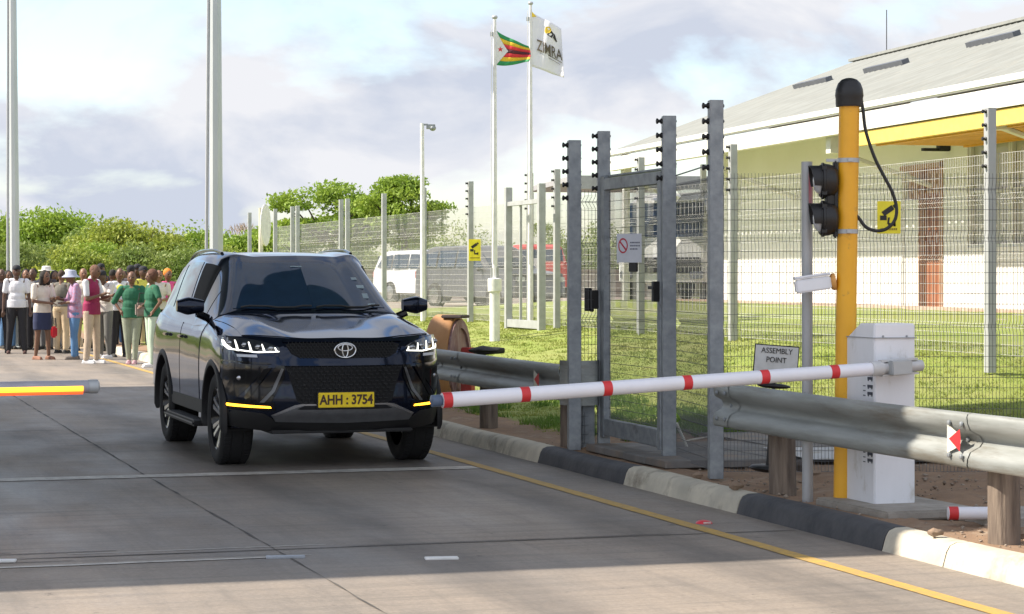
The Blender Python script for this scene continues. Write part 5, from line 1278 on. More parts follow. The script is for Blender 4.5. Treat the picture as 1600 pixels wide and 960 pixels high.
# headlamps with the lit signature
hl_poly = [(.47, .972), (.52, 1.0), (.60, 1.04), (.72, 1.072), (.84, 1.088), (.915, 1.085), (.928, 1.02), (.90, .985), (.70, .962)]
for o, sg in zip(fpatch('headlamp', hl_poly, .006, .012, M_lampglass), (1, -1)):
    def lpatch(name, poly, off, th_, m):
        q = fpatch(name, [(x, z) for x, z in poly], off, th_, m, parent=o, mirror=False, fine=.02)[0]
        if sg < 0:
            me = q.data
            for v in me.vertices: v.co.x *= -1
            me.flip_normals()
        return q
    lpatch('daylight_strip', [(.475, .973), (.50, .980), (.70, .973), (.865, .994), (.899, 1.03), (.909, 1.062), (.922, 1.062), (.916, 1.02), (.892, .987), (.70, .963)], .010, .004, M_drl)
    for k, x in enumerate((.545, .64, .735, .825)):
        z1_ = (1.008, 1.035, 1.052, 1.066)[k]
        lpatch('lamp_tick', [(x, .976), (x + .016, .978), (x + .024, z1_), (x + .016, z1_)], .010, .003, M_drl if k < 4 else M_alloy)
        b = MB(); xx = x + .05; zz = (1.0, 1.012, 1.028, 1.04)[k]; b.ell((sg * xx, float(FF(xx, zz)) - .004, zz), (.026, .012, .020), 16, 10); b.build('projector_lens', M_lamprefl, o, smooth=True)
fpatch('white_bar', [(.70, .926), (.705, .948), (.845, .952), (.84, .93)], .012, .012, mat('bar_white', (.72, .75, .82), .25))  # small white bar below each headlamp
# emblem: three ovals
def torus_oval(b, cx, cz, rx, rz, w, y0):
    P = []
    for i in range(41):
        a = 2 * math.pi * i / 40; row = []
        for j in range(9):
            c_ = 2 * math.pi * j / 8; k_ = 1 + w * math.cos(c_) / max(rx, rz)
            row.append((cx + math.cos(a) * (rx + w * math.cos(c_)), y0 + w * .8 * math.sin(c_), cz + math.sin(a) * (rz + w * math.cos(c_))))
        P.append(row)
    b.grid(P)
b = MB(); ye = -.028 + .05; ye = float(FF(0, .985)) - .030
torus_oval(b, 0, .982, .088, .060, .0075, ye); torus_oval(b, 0, .982, .024, .056, .0065, ye); torus_oval(b, 0, 1.004, .060, .026, .0065, ye); b.build('emblem', M_chrome, car, smooth=True, auto=180)
b = MB(); b.lathe([(.001, 0), (1, 0), (1, .012)], 32, M=Matrix.Translation((0, ye + .004, .982)) @ Matrix.Diagonal((.084, 1, .056, 1)) @ Matrix.Rotation(rad(-90), 4, 'X')); b.build('emblem_backing', M_gloss, car)
# number plate
np_ = MB(); yb_ = float(FF(0, .58)) - .030; np_.box((0, yb_, .578), (.468, .012, .122)); plate = np_.build('number_plate', mat('plate_yellow', (.98, .72, .03), .45, spec=.3), car, bevel=.004)
Mt = Matrix.Translation((0, yb_ - .008, .577)) @ FACE; text('AHH : 3754', .108, mat('plate_ink', (.07, .03, .02), .6), plate, Mt, sx=.84, bold=.0032, depth=.001)
b = MB(); b.box((0, yb_ + .012, .578), (.49, .016, .14)); b.build('plate_holder', M_satin, car, bevel=.004)
# windscreen discs, wipers, interior mirror
def onglass(name, x, v_u, w, h, m, par=car):
    pass
ws = surf(np.linspace(4.12, 5.93, 30), np.linspace(7.1, 9, 60))
def wspoint(x, z):
    d = (ws[:, :, 0] - abs(x))**2 + (ws[:, :, 2] - z)**2; i = np.unravel_index(np.argmin(d), d.shape); p = ws[i].copy(); p[0] = x; return Vector(p)
for x, z, w, h in ((.47, 1.57, .05, .04), (.50, 1.49, .07, .05), (.52, 1.41, .05, .08), (.545, 1.34, .08, .03), (-.04, 1.675, .10, .012)):
    p = wspoint(x, z); b = MB(); b.box((0, 0, 0), (w, .003, h), M=Matrix.Translation(p + Vector((0, -.008, .004))) @ Matrix.Rotation(rad(-58), 4, 'X')); b.build('licence_disc', mat('disc_pale', (.35, .45, .50), .4), car)
for x0, x1 in ((-.62, -.02), (.02, .62)):
    b = MB(); pts = [wspoint(x0 + (x1 - x0) * k / 8, 1.315 + .01 * math.sin(k)) + Vector((0, -.02, .012)) for k in range(9)]; b.tube(pts, .008, 6); b.build('wiper', M_black, car, smooth=True)
b = MB(); b.box((0, 4.80, .62), (1.5, .12, .28)); b.build('rear_bumper', M_satin, car, bevel=.03)
for sg in (-1, 1):
    b = MB(); b.box((sg * .74, 4.72, 1.08), (.22, .12, .16)); b.build('tail_lamp', mat('tail_red', (.35, .01, .01), .15), car, bevel=.02)
b = MB(); b.ell((-.10, 4.45, 1.79), (.03, .09, .045), 12, 8); b.build('roof_aerial', M_gloss, car, smooth=True)
# ================================================================== parked vehicles beyond the far fence
M_tyre = M_rubber
def vehicle(name, loc, rz, prof, w, paint, label, cat, wheels, glass, wr=.36, lamps=True, extra=None):
    """prof: side outline (y along, z up), front at y=0; body narrows upwards"""
    r = empty(name, loc, rz, label, cat, 'vehicles parked beyond the far fence'); zt = max(z for y, z in prof); b = MB(); n = len(prof); rows = []
    def hw(z): return w / 2 * (1 - .22 * max(0, (z - 1.0 * zt / 1.8) / (zt * .45)) - .05 * max(0, .5 - z))
    xs = [-1, -.96, -.8, .8, .96, 1]
    for x in xs:
        e = 1 if abs(x) < .9 else (.985 if abs(x) < .99 else .96); cy = sum(p[0] for p in prof) / n; cz = sum(p[1] for p in prof) / n
        rows.append([(x * hw(z), cy + (y - cy) * e, cz + (z - cz) * e) for y, z in prof])
    b.grid([q + [q[0]] for q in rows]); b.add(rows[0], [tuple(range(n))]); b.add(rows[-1], [tuple(range(n))])
    bd2 = b.build('body', paint, r, smooth=True, auto=40)
    for poly in glass:                                   # side panes
        for sg in (-1, 1):
            b = MB(); b.add([(sg * (hw(z) + .012), y, z) for y, z in poly], [tuple(range(len(poly)))]); o = b.build('side_window', M_glass, r, clean=False)
    for y in wheels:
        for sg in (-1, 1):
            M = Matrix.Rotation(rad(90) * sg, 4, 'Y'); b = MB(); b.lathe([(.2, -.1), (wr * .97, -.1), (wr, -.06), (wr, .06), (wr * .97, .1), (.2, .1)], 28, M=M)
            o = b.build('wheel', M_tyre, r, loc=(sg * (w / 2 - .1), y, wr), smooth=True, auto=40); b = MB(); b.lathe([(wr * .62, .09), (wr * .62, .11), (.03, .12)], 20, M=M); b.build('rim', M_alloy, o)
    L_ = max(y for y, z in prof)
    if lamps:
        for sg in (-1, 1):
            b = MB(); b.box((sg * w * .38, .04, .82), (.3, .12, .14)); b.build('headlight', M_lamprefl, r, bevel=.02); b = MB(); b.box((sg * w * .42, L_ - .03, .95), (.16, .1, .22)); b.build('tail_lamp', mat('tail_red', (.35, .01, .01), .15), r, bevel=.02)
            b = MB(); b.box((sg * (w / 2 + .06), 1.55, 1.1), (.16, .1, .12)); b.build('mirror', paint, r, bevel=.03)
    if extra: extra(r)
    return r
suvp = [(0, .35), (0, .75), (.12, .98), (1.1, 1.10), (1.25, 1.14), (1.95, 1.70), (2.2, 1.78), (4.1, 1.76), (4.55, 1.60), (4.75, 1.05), (4.78, .4), (4.3, .32), (.6, .3)]
suvg = [[(1.45, 1.16), (2.02, 1.62), (2.75, 1.64), (2.75, 1.16)], [(2.83, 1.16), (2.83, 1.64), (3.65, 1.63), (3.65, 1.16)], [(3.73, 1.17), (3.73, 1.62), (4.3, 1.54), (4.5, 1.2)]]
sedp = [(0, .3), (.02, .65), (.2, .80), (1.2, .92), (1.9, 1.36), (2.3, 1.43), (3.2, 1.40), (3.9, 1.02), (4.5, .95), (4.55, .4), (4.2, .3), (.6, .28)]
sedg = [[(1.5, .96), (2.0, 1.32), (2.5, 1.36), (2.5, .96)], [(2.57, .96), (2.57, 1.36), (3.15, 1.33), (3.65, 1.0)]]
def screens(paint_w, y0, z0, y1, z1, yr0, zr0, yr1, zr1):
    def f(r):
        for (a, c, d, e, nm) in ((y0, z0, y1, z1, 'windscreen'), (yr0, zr0, yr1, zr1, 'rear_window')):
            b = MB(); b.add([(-paint_w * .42, a, c), (paint_w * .42, a, c), (paint_w * .36, d, e), (-paint_w * .36, d, e)], [(0, 1, 2, 3)]); b.build(nm, M_glass, r, clean=False)
    return f
M_cw = mat('car_white', (.74, .75, .76), .25, coat=.6); M_cg = mat('car_grey', (.12, .12, .13), .3, .3, coat=.5); M_cs = mat('car_silver', (.42, .44, .46), .3, .4, coat=.5); M_cr = mat('truck_red', (.58, .04, .035), .4)
def vloc(px, D): p = at(px, 430, D); p.z = tz(p.x, p.y) - .02; return p
vehicle('parked_suv', vloc(752, 73), rad(40), suvp, 1.85, M_cw, 'white parked car with long roof behind the slender lamp pole', 'suv', (.95, 3.75), suvg, extra=screens(1.85, 1.27, 1.17, 1.93, 1.67, 4.6, 1.58, 4.77, 1.1))
vehicle('parked_suv', vloc(845, 62), rad(38), suvp, 1.85, M_cg, 'dark grey parked car just left of the far fence post with the yellow sign', 'suv', (.95, 3.75), suvg, extra=screens(1.85, 1.27, 1.17, 1.93, 1.67, 4.6, 1.58, 4.77, 1.1))
vehicle('parked_car', vloc(590, 78), rad(-100), sedp, 1.75, M_cs, 'silver parked saloon glimpsed above the black car bonnet', 'car', (.85, 3.5), sedg, .32, extra=screens(1.75, 1.22, .94, 1.88, 1.33, 3.3, 1.35, 3.87, 1.04))
trp = [(0, .45), (-.02, 1.2), (.15, 1.5), (.35, 2.35), (.7, 2.5), (1.9, 2.5), (1.9, .9), (6.8, .9), (6.8, .5), (5.8, .45), (1.5, .4)]
trg = [[(.45, 1.5), (.58, 2.2), (1.5, 2.2), (1.5, 1.5)]]
def red_load(r):
    b = MB(); b.box((0, 4.4, 1.4), (2.2, 4.6, 1.1)); 
    for k in range(12): b.box((0, 2.3 + k * .38, 1.4), (2.26, .06, 1.1))
    b.build('load_body', M_cr, r); b = MB(); b.add([(-.9, .12, 1.5), (.9, .12, 1.5), (.85, .28, 1.95), (-.85, .28, 1.95)], [(0, 1, 2, 3)]); b.build('windscreen', M_glass, r, clean=False)
vehicle('lorry', vloc(846, 88), rad(8), [(y, min(z, 2.05)) if z < 2.5 else (y, 2.15) for y, z in trp], 2.2, M_cr, 'red lorry beyond the far fence between the pale gate posts', 'lorry', (1.0, 5.0), [[(.45, 1.4), (.55, 1.9), (1.5, 1.9), (1.5, 1.4)]], .45, False, red_load)
def wt(r):
    b = MB(); b.box((0, 4.5, 1.75), (2.25, 4.4, 1.7)); b.build('load_body', mat('load_grey', (.45, .46, .48), .6), r, bevel=.04); b = MB(); b.add([(-.95, .10, 1.5), (.95, .10, 1.5), (.9, .33, 2.3), (-.9, .33, 2.3)], [(0, 1, 2, 3)]); b.build('windscreen', M_glass, r, clean=False)
    b = MB(); b.box((0, -.05, .85), (1.9, .08, .35)); b.build('grille', M_satin, r, bevel=.02)
    for sg in (-1, 1): b = MB(); b.box((sg * .85, -.06, .62), (.3, .1, .18)); b.build('headlight', M_lamprefl, r, bevel=.02)
vehicle('lorry', vloc(1035, 52), rad(-22), trp, 2.2, M_cw, 'white lorry seen through the mesh of the steel gate', 'lorry', (1.0, 5.0), trg, .45, False, wt)
# open carport roof behind the gate
cpd = vloc(1005, 60); cp = empty('carport', cpd, rad(8), 'flat grey carport roof on white posts beyond the steel gate', 'carport')
b = MB(); b.box((0, 3, 3.4), (4.2, 8, .14)); b.box((0, -1.0, 3.3), (4.3, .08, .35)); b.build('roof', mat('carport_sheet', (.36, .36, .37), .6), cp)
for x in (-2, 2):
    for y in (-.9, 6.8): b = MB(); b.box((x, y, 1.65), (.1, .1, 3.3)); b.build('post', M_postlt, cp)
# low wall with pale coping at the far side of the car park
b = MB(); b.box((0, 0, .55), (46, .2, 1.1)); b.box((0, -.0, 1.14), (46, .3, .08)); p = vloc(640, 92)
o = b.build('boundary_wall', mat('wall_beige', (.46, .40, .32), .9), loc=p, rz=rad(3)); tag(o, 'low beige boundary wall at the back of the car park', 'wall')
# car park surface
b = MB(); b.add([(13.4, 46, .70), (30, 50, .70), (34, 92, .70), (13.4, 92, .70)], [(0, 1, 2, 3)]); tag(b.build('car_park', mat('car_park_gravel', (.34, .28, .23), .9, col2=(.26, .22, .18), scale=1), rz=TH), kind='structure')
# white container like block and small green sign near the red lorry
p = at(826, 418, 70); gs = empty('direction_sign', p, 0, 'small green and white sign on a pole by the red lorry', 'sign')
b = MB(); b.box((-.2, 0, 0), (.36, .03, .3)); b.build('green_half', mat('sign_green', (.05, .32, .2), .5), gs); b = MB(); b.box((.14, 0, .04), (.3, .03, .5)); b.build('white_half', M_whiteb, gs); b = MB(); b.tube([(0, .04, .2), (0, .04, -2)], .04, 6); b.build('post', M_postlt, gs)
# dry kerb of whitewashed stones behind the crowd
b = MB()
for k in range(22): b.box((-19 + k * .92, 0, .08), (.85, .2, .2 + .02 * (k % 3)))
tag(b.build('far_kerb', M_kw, loc=(-9.5, 50.5, 0), rz=rad(4), bevel=.03), kind='structure')
b = MB(); b.add([(-45, 49.2, -.015), (6, 49.2, -.015), (7, 62, -.015), (-45, 62, -.015)], [(0, 1, 2, 3)]); tag(b.build('sandy_shoulder', mat('sand', (.42, .33, .23), .95, col2=(.34, .26, .17), scale=1.5, bump=.3), rz=TH), kind='structure')
# ================================================================== people
def remesh(mb, vox, smooth=2, name='body'):
    me = bpy.data.meshes.new('tmp'); me.from_pydata(mb.v, [], mb.f); o = bpy.data.objects.new('tmp', me); C.objects.link(o)
    m = o.modifiers.new('r', 'REMESH'); m.mode = 'VOXEL'; m.voxel_size = vox; s = o.modifiers.new('s', 'SMOOTH'); s.iterations = smooth; s.factor = .5
    dg = bpy.context.evaluated_depsgraph_get(); out = bpy.data.meshes.new_from_object(o.evaluated_get(dg)); bpy.data.objects.remove(o); bpy.data.meshes.remove(me); out.shade_smooth(); out.name = name; return out
SK = {'d': (.10, .052, .034), 'm': (.17, .088, .054), 'l': (.26, .135, .085)}
ARMS = {  # elbow, wrist relative to the shoulder, x outwards, y forwards, z up (fractions of height)
 'down': ((.030, .00, -.175), (.040, .03, -.325)), 'back': ((.03, -.02, -.17), (.0, -.09, -.27)), 'fold': ((.025, .02, -.165), (-.115, .125, -.185)), 'reach': ((.01, .06, -.16), (-.06, .20, -.135)),
 'hip': ((.085, -.02, -.14), (.010, .03, -.235)), 'phone': ((.02, .03, -.17), (-.06, .16, -.12)), 'ear': ((.06, .05, -.13), (-.01, .06, .02))}
def person(px, py, H_, face, spec, label):
    """face: degrees the person is turned; 0 looks at the camera, +90 looks to picture right"""
    g = gp(px, py, 0); fat = spec.get('w', 1.0); T = Matrix.Rotation(rad(face), 4, 'Z')
    sk = mat('skin_' + spec.get('skin', 'm'), SK[spec.get('skin', 'm')], .5, col2=tuple(c * .85 for c in SK[spec.get('skin', 'm')]))
    Z = lambda f: f * H_
    shx = .108 * H_ * (1.0 + .06 * (fat - 1)); hipx = .052 * H_; nod = spec.get('nod', 0.0)
    st = spec.get('step', .02) * H_; spread = spec.get('spread', .065) * H_
    F_ = lambda x, f, z: Vector((x, -f, z))                  # forward is -y
    sh = {s: F_(s * shx, 0, Z(.815)) for s in (-1, 1)}; hip = {s: F_(s * hipx, 0, Z(.515)) for s in (-1, 1)}
    foot = {s: F_(s * spread, s * st, .055) for s in (-1, 1)}; knee = {s: hip[s].lerp(foot[s], .52) + F_(0, .018, 0) for s in (-1, 1)}
    arm = {}
    for s, a in zip((-1, 1), spec.get('arms', ('down', 'down'))):
        e, w = ARMS[a]; E_ = sh[s] + F_(s * e[0] * H_, e[1] * H_, e[2] * H_); W_ = sh[s] + F_(s * w[0] * H_, w[1] * H_, w[2] * H_); arm[s] = (E_, W_)
    head = F_(0, .012 * H_ + nod * .045 * H_, Z(.932) - abs(nod) * .012 * H_)
    k = H_ / 1.72
    b = MB()
    b.ell((0, 0, Z(.735)), (.155 * k * fat, .105 * k * fat, .20 * k)); b.ell((0, -.01, Z(.63)), (.135 * k * fat, .098 * k * fat, .16 * k)); b.ell((0, .005, Z(.545)), (.155 * k * fat, .11 * k * fat, .125 * k))
    b.cap((-shx * .8, 0, Z(.815)), (shx * .8, 0, Z(.815)), .055 * k, .055 * k); b.cap((0, .005, Z(.83)), head + Vector((0, .01, -.06 * k)), .055 * k, .05 * k)
    b.ell(head, (.080 * k, .098 * k, .120 * k), 18, 12); b.ell(head + Vector((0, -.03 * k, -.055 * k)), (.052 * k, .056 * k, .055 * k), 12, 8); b.cap(head + Vector((0, -.088 * k, .012 * k)), head + Vector((0, -.102 * k, -.018 * k)), .010 * k, .016 * k, 8)
    b.ell(head + Vector((0, -.085 * k, -.045 * k)), (.024 * k, .012 * k, .009 * k), 10, 6)
    for s in (-1, 1):
        b.ell(head + Vector((s * .076 * k, .008, -.01)), (.010, .02, .03), 8, 6)
        E_, W_ = arm[s]; b.cap(sh[s], E_, .047 * k * (.6 + .4 * fat), .036 * k, 10); b.cap(E_, W_, .035 * k, .023 * k, 10)
        b.cap(hip[s], knee[s], .082 * k * fat, .052 * k, 12); b.cap(knee[s], foot[s] + Vector((0, 0, .03)), .054 * k, .034 * k, 10)
        b.cap(foot[s] + Vector((0, .03, -.02)), foot[s] + Vector((0, -.13 * k, -.028)), .034, .024, 10)
        d = (W_ - E_).normalized(); side = Vector((1, 0, 0)) if abs(d.x) < .8 else Vector((0, 1, 0)); side = (side - d * side.dot(d)).normalized(); pn = d.cross(side)
        pc_ = W_ + d * .05; b.cap(W_, pc_, .024, .03, 8); b.ell(pc_, (.032, .032, .032), 10, 6)
        for q in range(4):
            o_ = side * (q - 1.5) * .019; ln = (.058, .068, .064, .050)[q]; k1 = pc_ + d * .025 + o_; k2 = k1 + d * ln * .55 + pn * .008 * s; b.cap(k1, k2, .0095, .009, 6); b.cap(k2, k2 + d * ln * .4 + pn * .018 * s, .009, .0075, 6)
        t0_ = W_ + d * .022 + side * .022; t1_ = t0_ + d * .035 + side * .026; b.cap(t0_, t1_, .011, .0095, 6); b.cap(t1_, t1_ + d * .028 + side * .004, .0095, .008, 6)
    me = remesh(b, .0095 if fat else .01, 2, 'person')
    eye = mat('eye_dark', (.015, .012, .012), .2); lip = mat('lip', (.14, .05, .045), .5)
    me.materials.clear(); me.materials.append(sk); me.materials.append(eye); me.materials.append(lip)
    for p in me.polygons:
        c = p.center - head
        if c.y < -.06 * k and abs(c.z - .008 * k) < .009 and .018 < abs(c.x) < .044: p.material_index = 1
        elif c.y < -.07 * k and abs(c.z + .045 * k) < .008 and abs(c.x) < .024: p.material_index = 2
    root = bpy.data.objects.new('person', me); C.objects.link(root); root.location = g; root.rotation_euler.z = rad(face); tag(root, label, 'person', 'people standing across the road behind the black car')
    def child(name, mb, m, vox=.011, sm=2):
        q = remesh(mb, vox, sm, name); q.materials.clear(); q.materials.append(m); o = bpy.data.objects.new(name, q); C.objects.link(o); o.parent = root; return o
    def cl(key, col, **kw): return mat('cloth_' + key, col, .85, scale=kw.get('scale', 5), col2=kw.get('col2', tuple(c * .8 for c in col)), bump=.25, bscale=12)
    # trousers or skirt
    lg = spec['legs']; b = MB(); g_ = .014
    b.ell((0, .005, Z(.545)), (.158 * k * fat + g_, .112 * k * fat + g_, .115 * k))
    if lg[0] in ('trousers', 'jeans', 'slim'):
        lo = .036 if lg[0] == 'slim' else .052
        for s in (-1, 1): b.cap(hip[s], knee[s], .084 * k * fat + g_, .056 * k + g_, 12); b.cap(knee[s], foot[s] + Vector((0, 0, .035)), .056 * k + g_, lo + g_ * .4, 12)
        child('trousers', b, cl(lg[1], lg[2]))
    else:
        hem = Z(lg[3]); M_ = Matrix.Translation((0, 0, 0)) @ Matrix.Diagonal((1, .72, 1, 1))
        b.lathe([(.15 * k * fat, Z(.60)), (.175 * k * fat, Z(.53)), (.185 * k * fat, Z(.42)), (.18 * k * fat, hem), (.02, hem + .005)], 24, M=M_); child('skirt', b, cl(lg[1], lg[2]))
    # top
    tp_ = spec['top']; b = MB(); g_ = .012; hemz = spec.get('hem', .52)
    b.ell((0, 0, Z(.735)), (.155 * k * fat + g_, .105 * k * fat + g_, .19 * k)); b.ell((0, -.01, Z(.64)), (.142 * k * fat + g_, .105 * k * fat + g_, .15 * k)); b.cap((-shx * .55, 0, Z(.82)), (shx * .55, 0, Z(.82)), .050 * k + g_, .050 * k + g_)
    b.lathe([(.12, Z(.66)), (.158 * k * fat + g_, Z(.60)), (.166 * k * fat + g_, Z(hemz)), (.10, Z(hemz) + .004)], 24, M=Matrix.Diagonal((1, .74, 1, 1)))
    for s in (-1, 1):
        E_, W_ = arm[s]; sl_ = spec.get('sleeve', .62)
        if spec.get('vest'): continue
        b.cap(sh[s], sh[s].lerp(E_, min(1, sl_)), .050 * k * (.6 + .4 * fat) + g_, .045 * k + g_, 12)
        if sl_ > 1: b.cap(E_, E_.lerp(W_, sl_ - 1), .040 * k + g_ * .6, .030 * k + g_ * .6, 10)
    child('waistcoat' if spec.get('vest') else 'shirt', b, cl(tp_[0], tp_[1], **(tp_[2] if len(tp_) > 2 else {})))
    if spec.get('vest'):
        b = MB()
        for s in (-1, 1): E_, W_ = arm[s]; b.cap(sh[s] * 1.0, sh[s].lerp(E_, .72), .058 * k, .052 * k, 12)
        b.cap((0, 0, Z(.80)), (0, -.0, Z(.85)), .07 * k, .062 * k); child('shirt', b, cl('white', (.78, .78, .78)))
    if spec.get('panel'):                                       # hi-vis or contrasting front panel
        b = MB(); b.ell((0, -.0, Z(.76)), (.12 * k * fat, .115 * k * fat + .014, .12 * k)); child('chest_panel', b, cl(*spec['panel']))
    # shoes
    sh_ = spec.get('shoes', ('black', (.03, .03, .03))); b = MB()
    for s in (-1, 1): b.cap(foot[s] + Vector((0, .035, -.018)), foot[s] + Vector((0, -.145 * k, -.025)), .043, .033, 12); b.box((foot[s].x, foot[s].y - .05, .010), (.075, .26, .022))
    child('shoes', b, cl('shoe_' + sh_[0], sh_[1]), .009)
    # hair and hats
    hr = spec.get('hair'); ht = spec.get('hat')
    if hr:
        b = MB(); col = hr[1]
        if hr[0] == 'short': b.ell(head + Vector((0, .014, .022)), (.080 * k, .090 * k, .100 * k), 18, 12)
        elif hr[0] == 'bob':
            b.ell(head + Vector((0, .022, .018)), (.100 * k, .102 * k, .118 * k), 18, 12)
            for s in (-1, 1): b.cap(head + Vector((s * .07, .02, .0)), head + Vector((s * .085, .02, -.12)), .045, .04, 10)
            b.cap(head + Vector((0, .05, 0)), head + Vector((0, .07, -.13)), .075, .06, 12)
        elif hr[0] == 'wrap': b.ell(head + Vector((0, .03, .045)), (.095 * k, .108 * k, .098 * k), 18, 12); b.ell(head + Vector((0, .09, .06)), (.06, .06, .06))
        elif hr[0] == 'big': b.ell(head + Vector((0, .025, .03)), (.115 * k, .108 * k, .12 * k), 18, 12)
        o = child('hair', b, mat('hair_' + spec.get('hk', 'black'), col, .8, scale=30, bump=.6, bscale=60), .010, 1)
        if hr[0] != 'wrap':
            me = o.data; bm = bmesh.new(); bm.from_mesh(me)
            kill = [f for f in bm.faces if (f.calc_center_median() - head).y < -.045 * k and (f.calc_center_median() - head).z < .055 * k]; bmesh.ops.delete(bm, geom=kill, context='FACES'); bm.to_mesh(me); bm.free()
    if ht:
        b = MB(); M_ = Matrix.Translation(head + Vector((0, .008, .035 * k)))
        if ht[0] == 'cap': b.lathe([(.090, -.0), (.092, .02), (.085, .06), (.05, .09), (.01, .098)], 20, M=M_ @ Matrix.Diagonal((.95, 1.1, 1, 1))); b.box((0, -.125, .012), (.12, .10, .012), M=M_)
        elif ht[0] == 'bucket': b.lathe([(.16, -.045), (.155, -.035), (.098, .01), (.094, .07), (.07, .092), (.01, .096)], 24, M=M_ @ Matrix.Diagonal((1, 1.1, 1, 1)))
        elif ht[0] == 'sun': b.lathe([(.165, -.005), (.165, .008), (.098, .015), (.092, .085), (.07, .10), (.01, .104)], 24, M=M_ @ Matrix.Diagonal((1, 1.1, 1, 1)))
        q = b.build(ht[0] + '_hat' if ht[0] != 'cap' else 'cap', cl('hat_' + ht[1], ht[2]), root, smooth=True, auto=50)
    if spec.get('glasses'):
        b = MB()
        for s in (-1, 1): b.box(tuple(head + Vector((s * .03, -.094 * k, .010))), (.045, .008, .03))
        b.box(tuple(head + Vector((0, -.095 * k, .014))), (.02, .006, .006)); b.build('sunglasses', M_gloss, root, bevel=.004)
    # neck opening stays skin; lanyard style badge if asked
    return root, arm, g
BK = (.02, .017, .015)
person(2, 552, 1.72, 25, dict(legs=('trousers', 'black', (.02, .02, .025)), top=('charcoal', (.06, .05, .06)), hair=('short', BK), skin='d', arms=('down', 'down')), 'person in dark clothes cut by the left edge of the picture')
person(26, 553, 1.80, 12, dict(w=1.12, legs=('trousers', 'black', (.02, .022, .03)), top=('white', (.74, .75, .80)), hat=('cap', 'black', (.02, .022, .03)), hair=('short', BK), skin='d', arms=('down', 'down'), nod=.3, shoes=('brown', (.08, .04, .035)), spread=.09), 'person in white polo shirt, black trousers and black cap standing at the left')
person(66, 562, 1.70, 48, dict(w=1.05, legs=('skirt', 'navy', (.025, .035, .09), .33), top=('cream', (.76, .70, .62)), hair=('bob', BK), skin='m', arms=('fold', 'reach'), nod=1, sleeve=.75, shoes=('tan', (.3, .15, .1)), step=.03), 'person with dark bobbed hair in cream blouse and navy skirt, arms reaching forward')
person(41, 545, 1.72, 5, dict(legs=('trousers', 'black', (.02, .022, .03)), top=('mustard', (.45, .30, .08)), hair=('bob', BK), skin='l', arms=('down', 'down')), 'person with long dark hair in mustard top half hidden behind the white polo shirt')
person(73, 546, 1.78, -20, dict(legs=('trousers', 'grey', (.16, .16, .17)), top=('charcoal', (.06, .05, .06)), hat=('sun', 'white', (.78, .76, .72)), skin='d', arms=('down', 'down')), 'person in a white sun hat standing behind the cream blouse')
person(96, 552, 1.70, 165, dict(w=1.05, legs=('trousers', 'tan', (.55, .43, .28)), top=('olivegrey', (.16, .15, .13)), hair=('short', (.06, .035, .025)), hk='brown', skin='m', arms=('down', 'fold'), hem=.56), 'person in grey shirt and tan trousers seen from behind, left of the bucket hat')
person(117, 562, 1.70, -70, dict(w=1.1, legs=('jeans', 'denim', (.10, .22, .42)), top=('plaid', (.34, .30, .48), dict(col2=(.42, .16, .24), scale=26)), hat=('bucket', 'bluegrey', (.42, .46, .60)), hair=('short', BK), skin='m', arms=('reach', 'fold'), nod=.8, shoes=('grey', (.2, .17, .15)), hem=.46, sleeve=1.3), 'person in a pale blue bucket hat, plaid shirt and blue jeans')
person(143, 568, 1.80, 68, dict(w=1.08, vest=True, legs=('trousers', 'khaki', (.52, .42, .32)), top=('maroon', (.30, .02, .09)), hair=('short', (.16, .08, .05)), hk='rust', skin='m', arms=('phone', 'reach'), nod=.7, shoes=('white', (.8, .8, .82)), hem=.49), 'person in a maroon waistcoat over white sleeves with khaki trousers and white trainers')
person(164, 560, 1.70, -35, dict(legs=('slim', 'greytr', (.15, .15, .14)), top=('offwhite', (.66, .62, .58)), hat=('cap', 'black', (.02, .022, .03)), skin='d', arms=('fold', 'reach'), nod=1, shoes=('white', (.8, .8, .82)), spread=.08), 'person in off white tee shirt and black cap looking down, right of the maroon waistcoat')
person(158, 540, 1.86, 0, dict(legs=('trousers', 'black', (.02, .022, .03)), top=('charcoal', (.06, .05, .06)), hat=('cap', 'black', (.02, .022, .03)), glasses=True, skin='m', arms=('down', 'down')), 'tall person with cap and sunglasses looking out behind the maroon waistcoat')
person(186, 558, 1.74, 28, dict(w=1.05, legs=('trousers', 'black', (.02, .022, .03)), top=('white', (.74, .75, .80)), panel=('hivis', (.80, .72, .10)), hair=('short', BK), skin='m', arms=('fold', 'fold'), nod=.4), 'person in white shirt with yellow front and black trousers, left of the green top')
person(206, 569, 1.66, 2, dict(w=1.14, legs=('slim', 'sage', (.30, .34, .26)), top=('green', (.018, .13, .07)), hair=('short', (.12, .05, .03)), hk='auburn', skin='m', arms=('hip', 'down'), shoes=('pink', (.62, .38, .42)), sleeve=1.2, spread=.035, hem=.50), 'person in dark green long sleeved top, sage trousers and pink shoes')
person(204, 548, 1.80, 170, dict(legs=('trousers', 'black', (.02, .022, .03)), top=('charcoal', (.06, .05, .06)), hat=('cap', 'black', (.02, .022, .03)), hair=('short', BK), skin='d', arms=('down', 'down')), 'person in black cap standing right behind the dark green top')
person(223, 550, 1.78, 40, dict(legs=('trousers', 'black', (.02, .022, .03)), top=('yellowtee', (.70, .66, .12)), hat=('cap', 'black', (.02, .022, .03)), hair=('short', BK), skin='d', arms=('down', 'down')), 'person in black cap and yellow tee shirt behind the auburn hair')
pr, pa_, pg_ = person(238, 574, 1.68, -62, dict(w=1.12, legs=('trousers', 'mint', (.50, .62, .50)), top=('green', (.018, .13, .07)), hair=('big', (.13, .045, .025)), hk='auburn', skin='m', arms=('fold', 'hip'), shoes=('white', (.8, .8, .82)), hem=.52), 'person with big auburn hair, green top and mint trousers next to the black car')
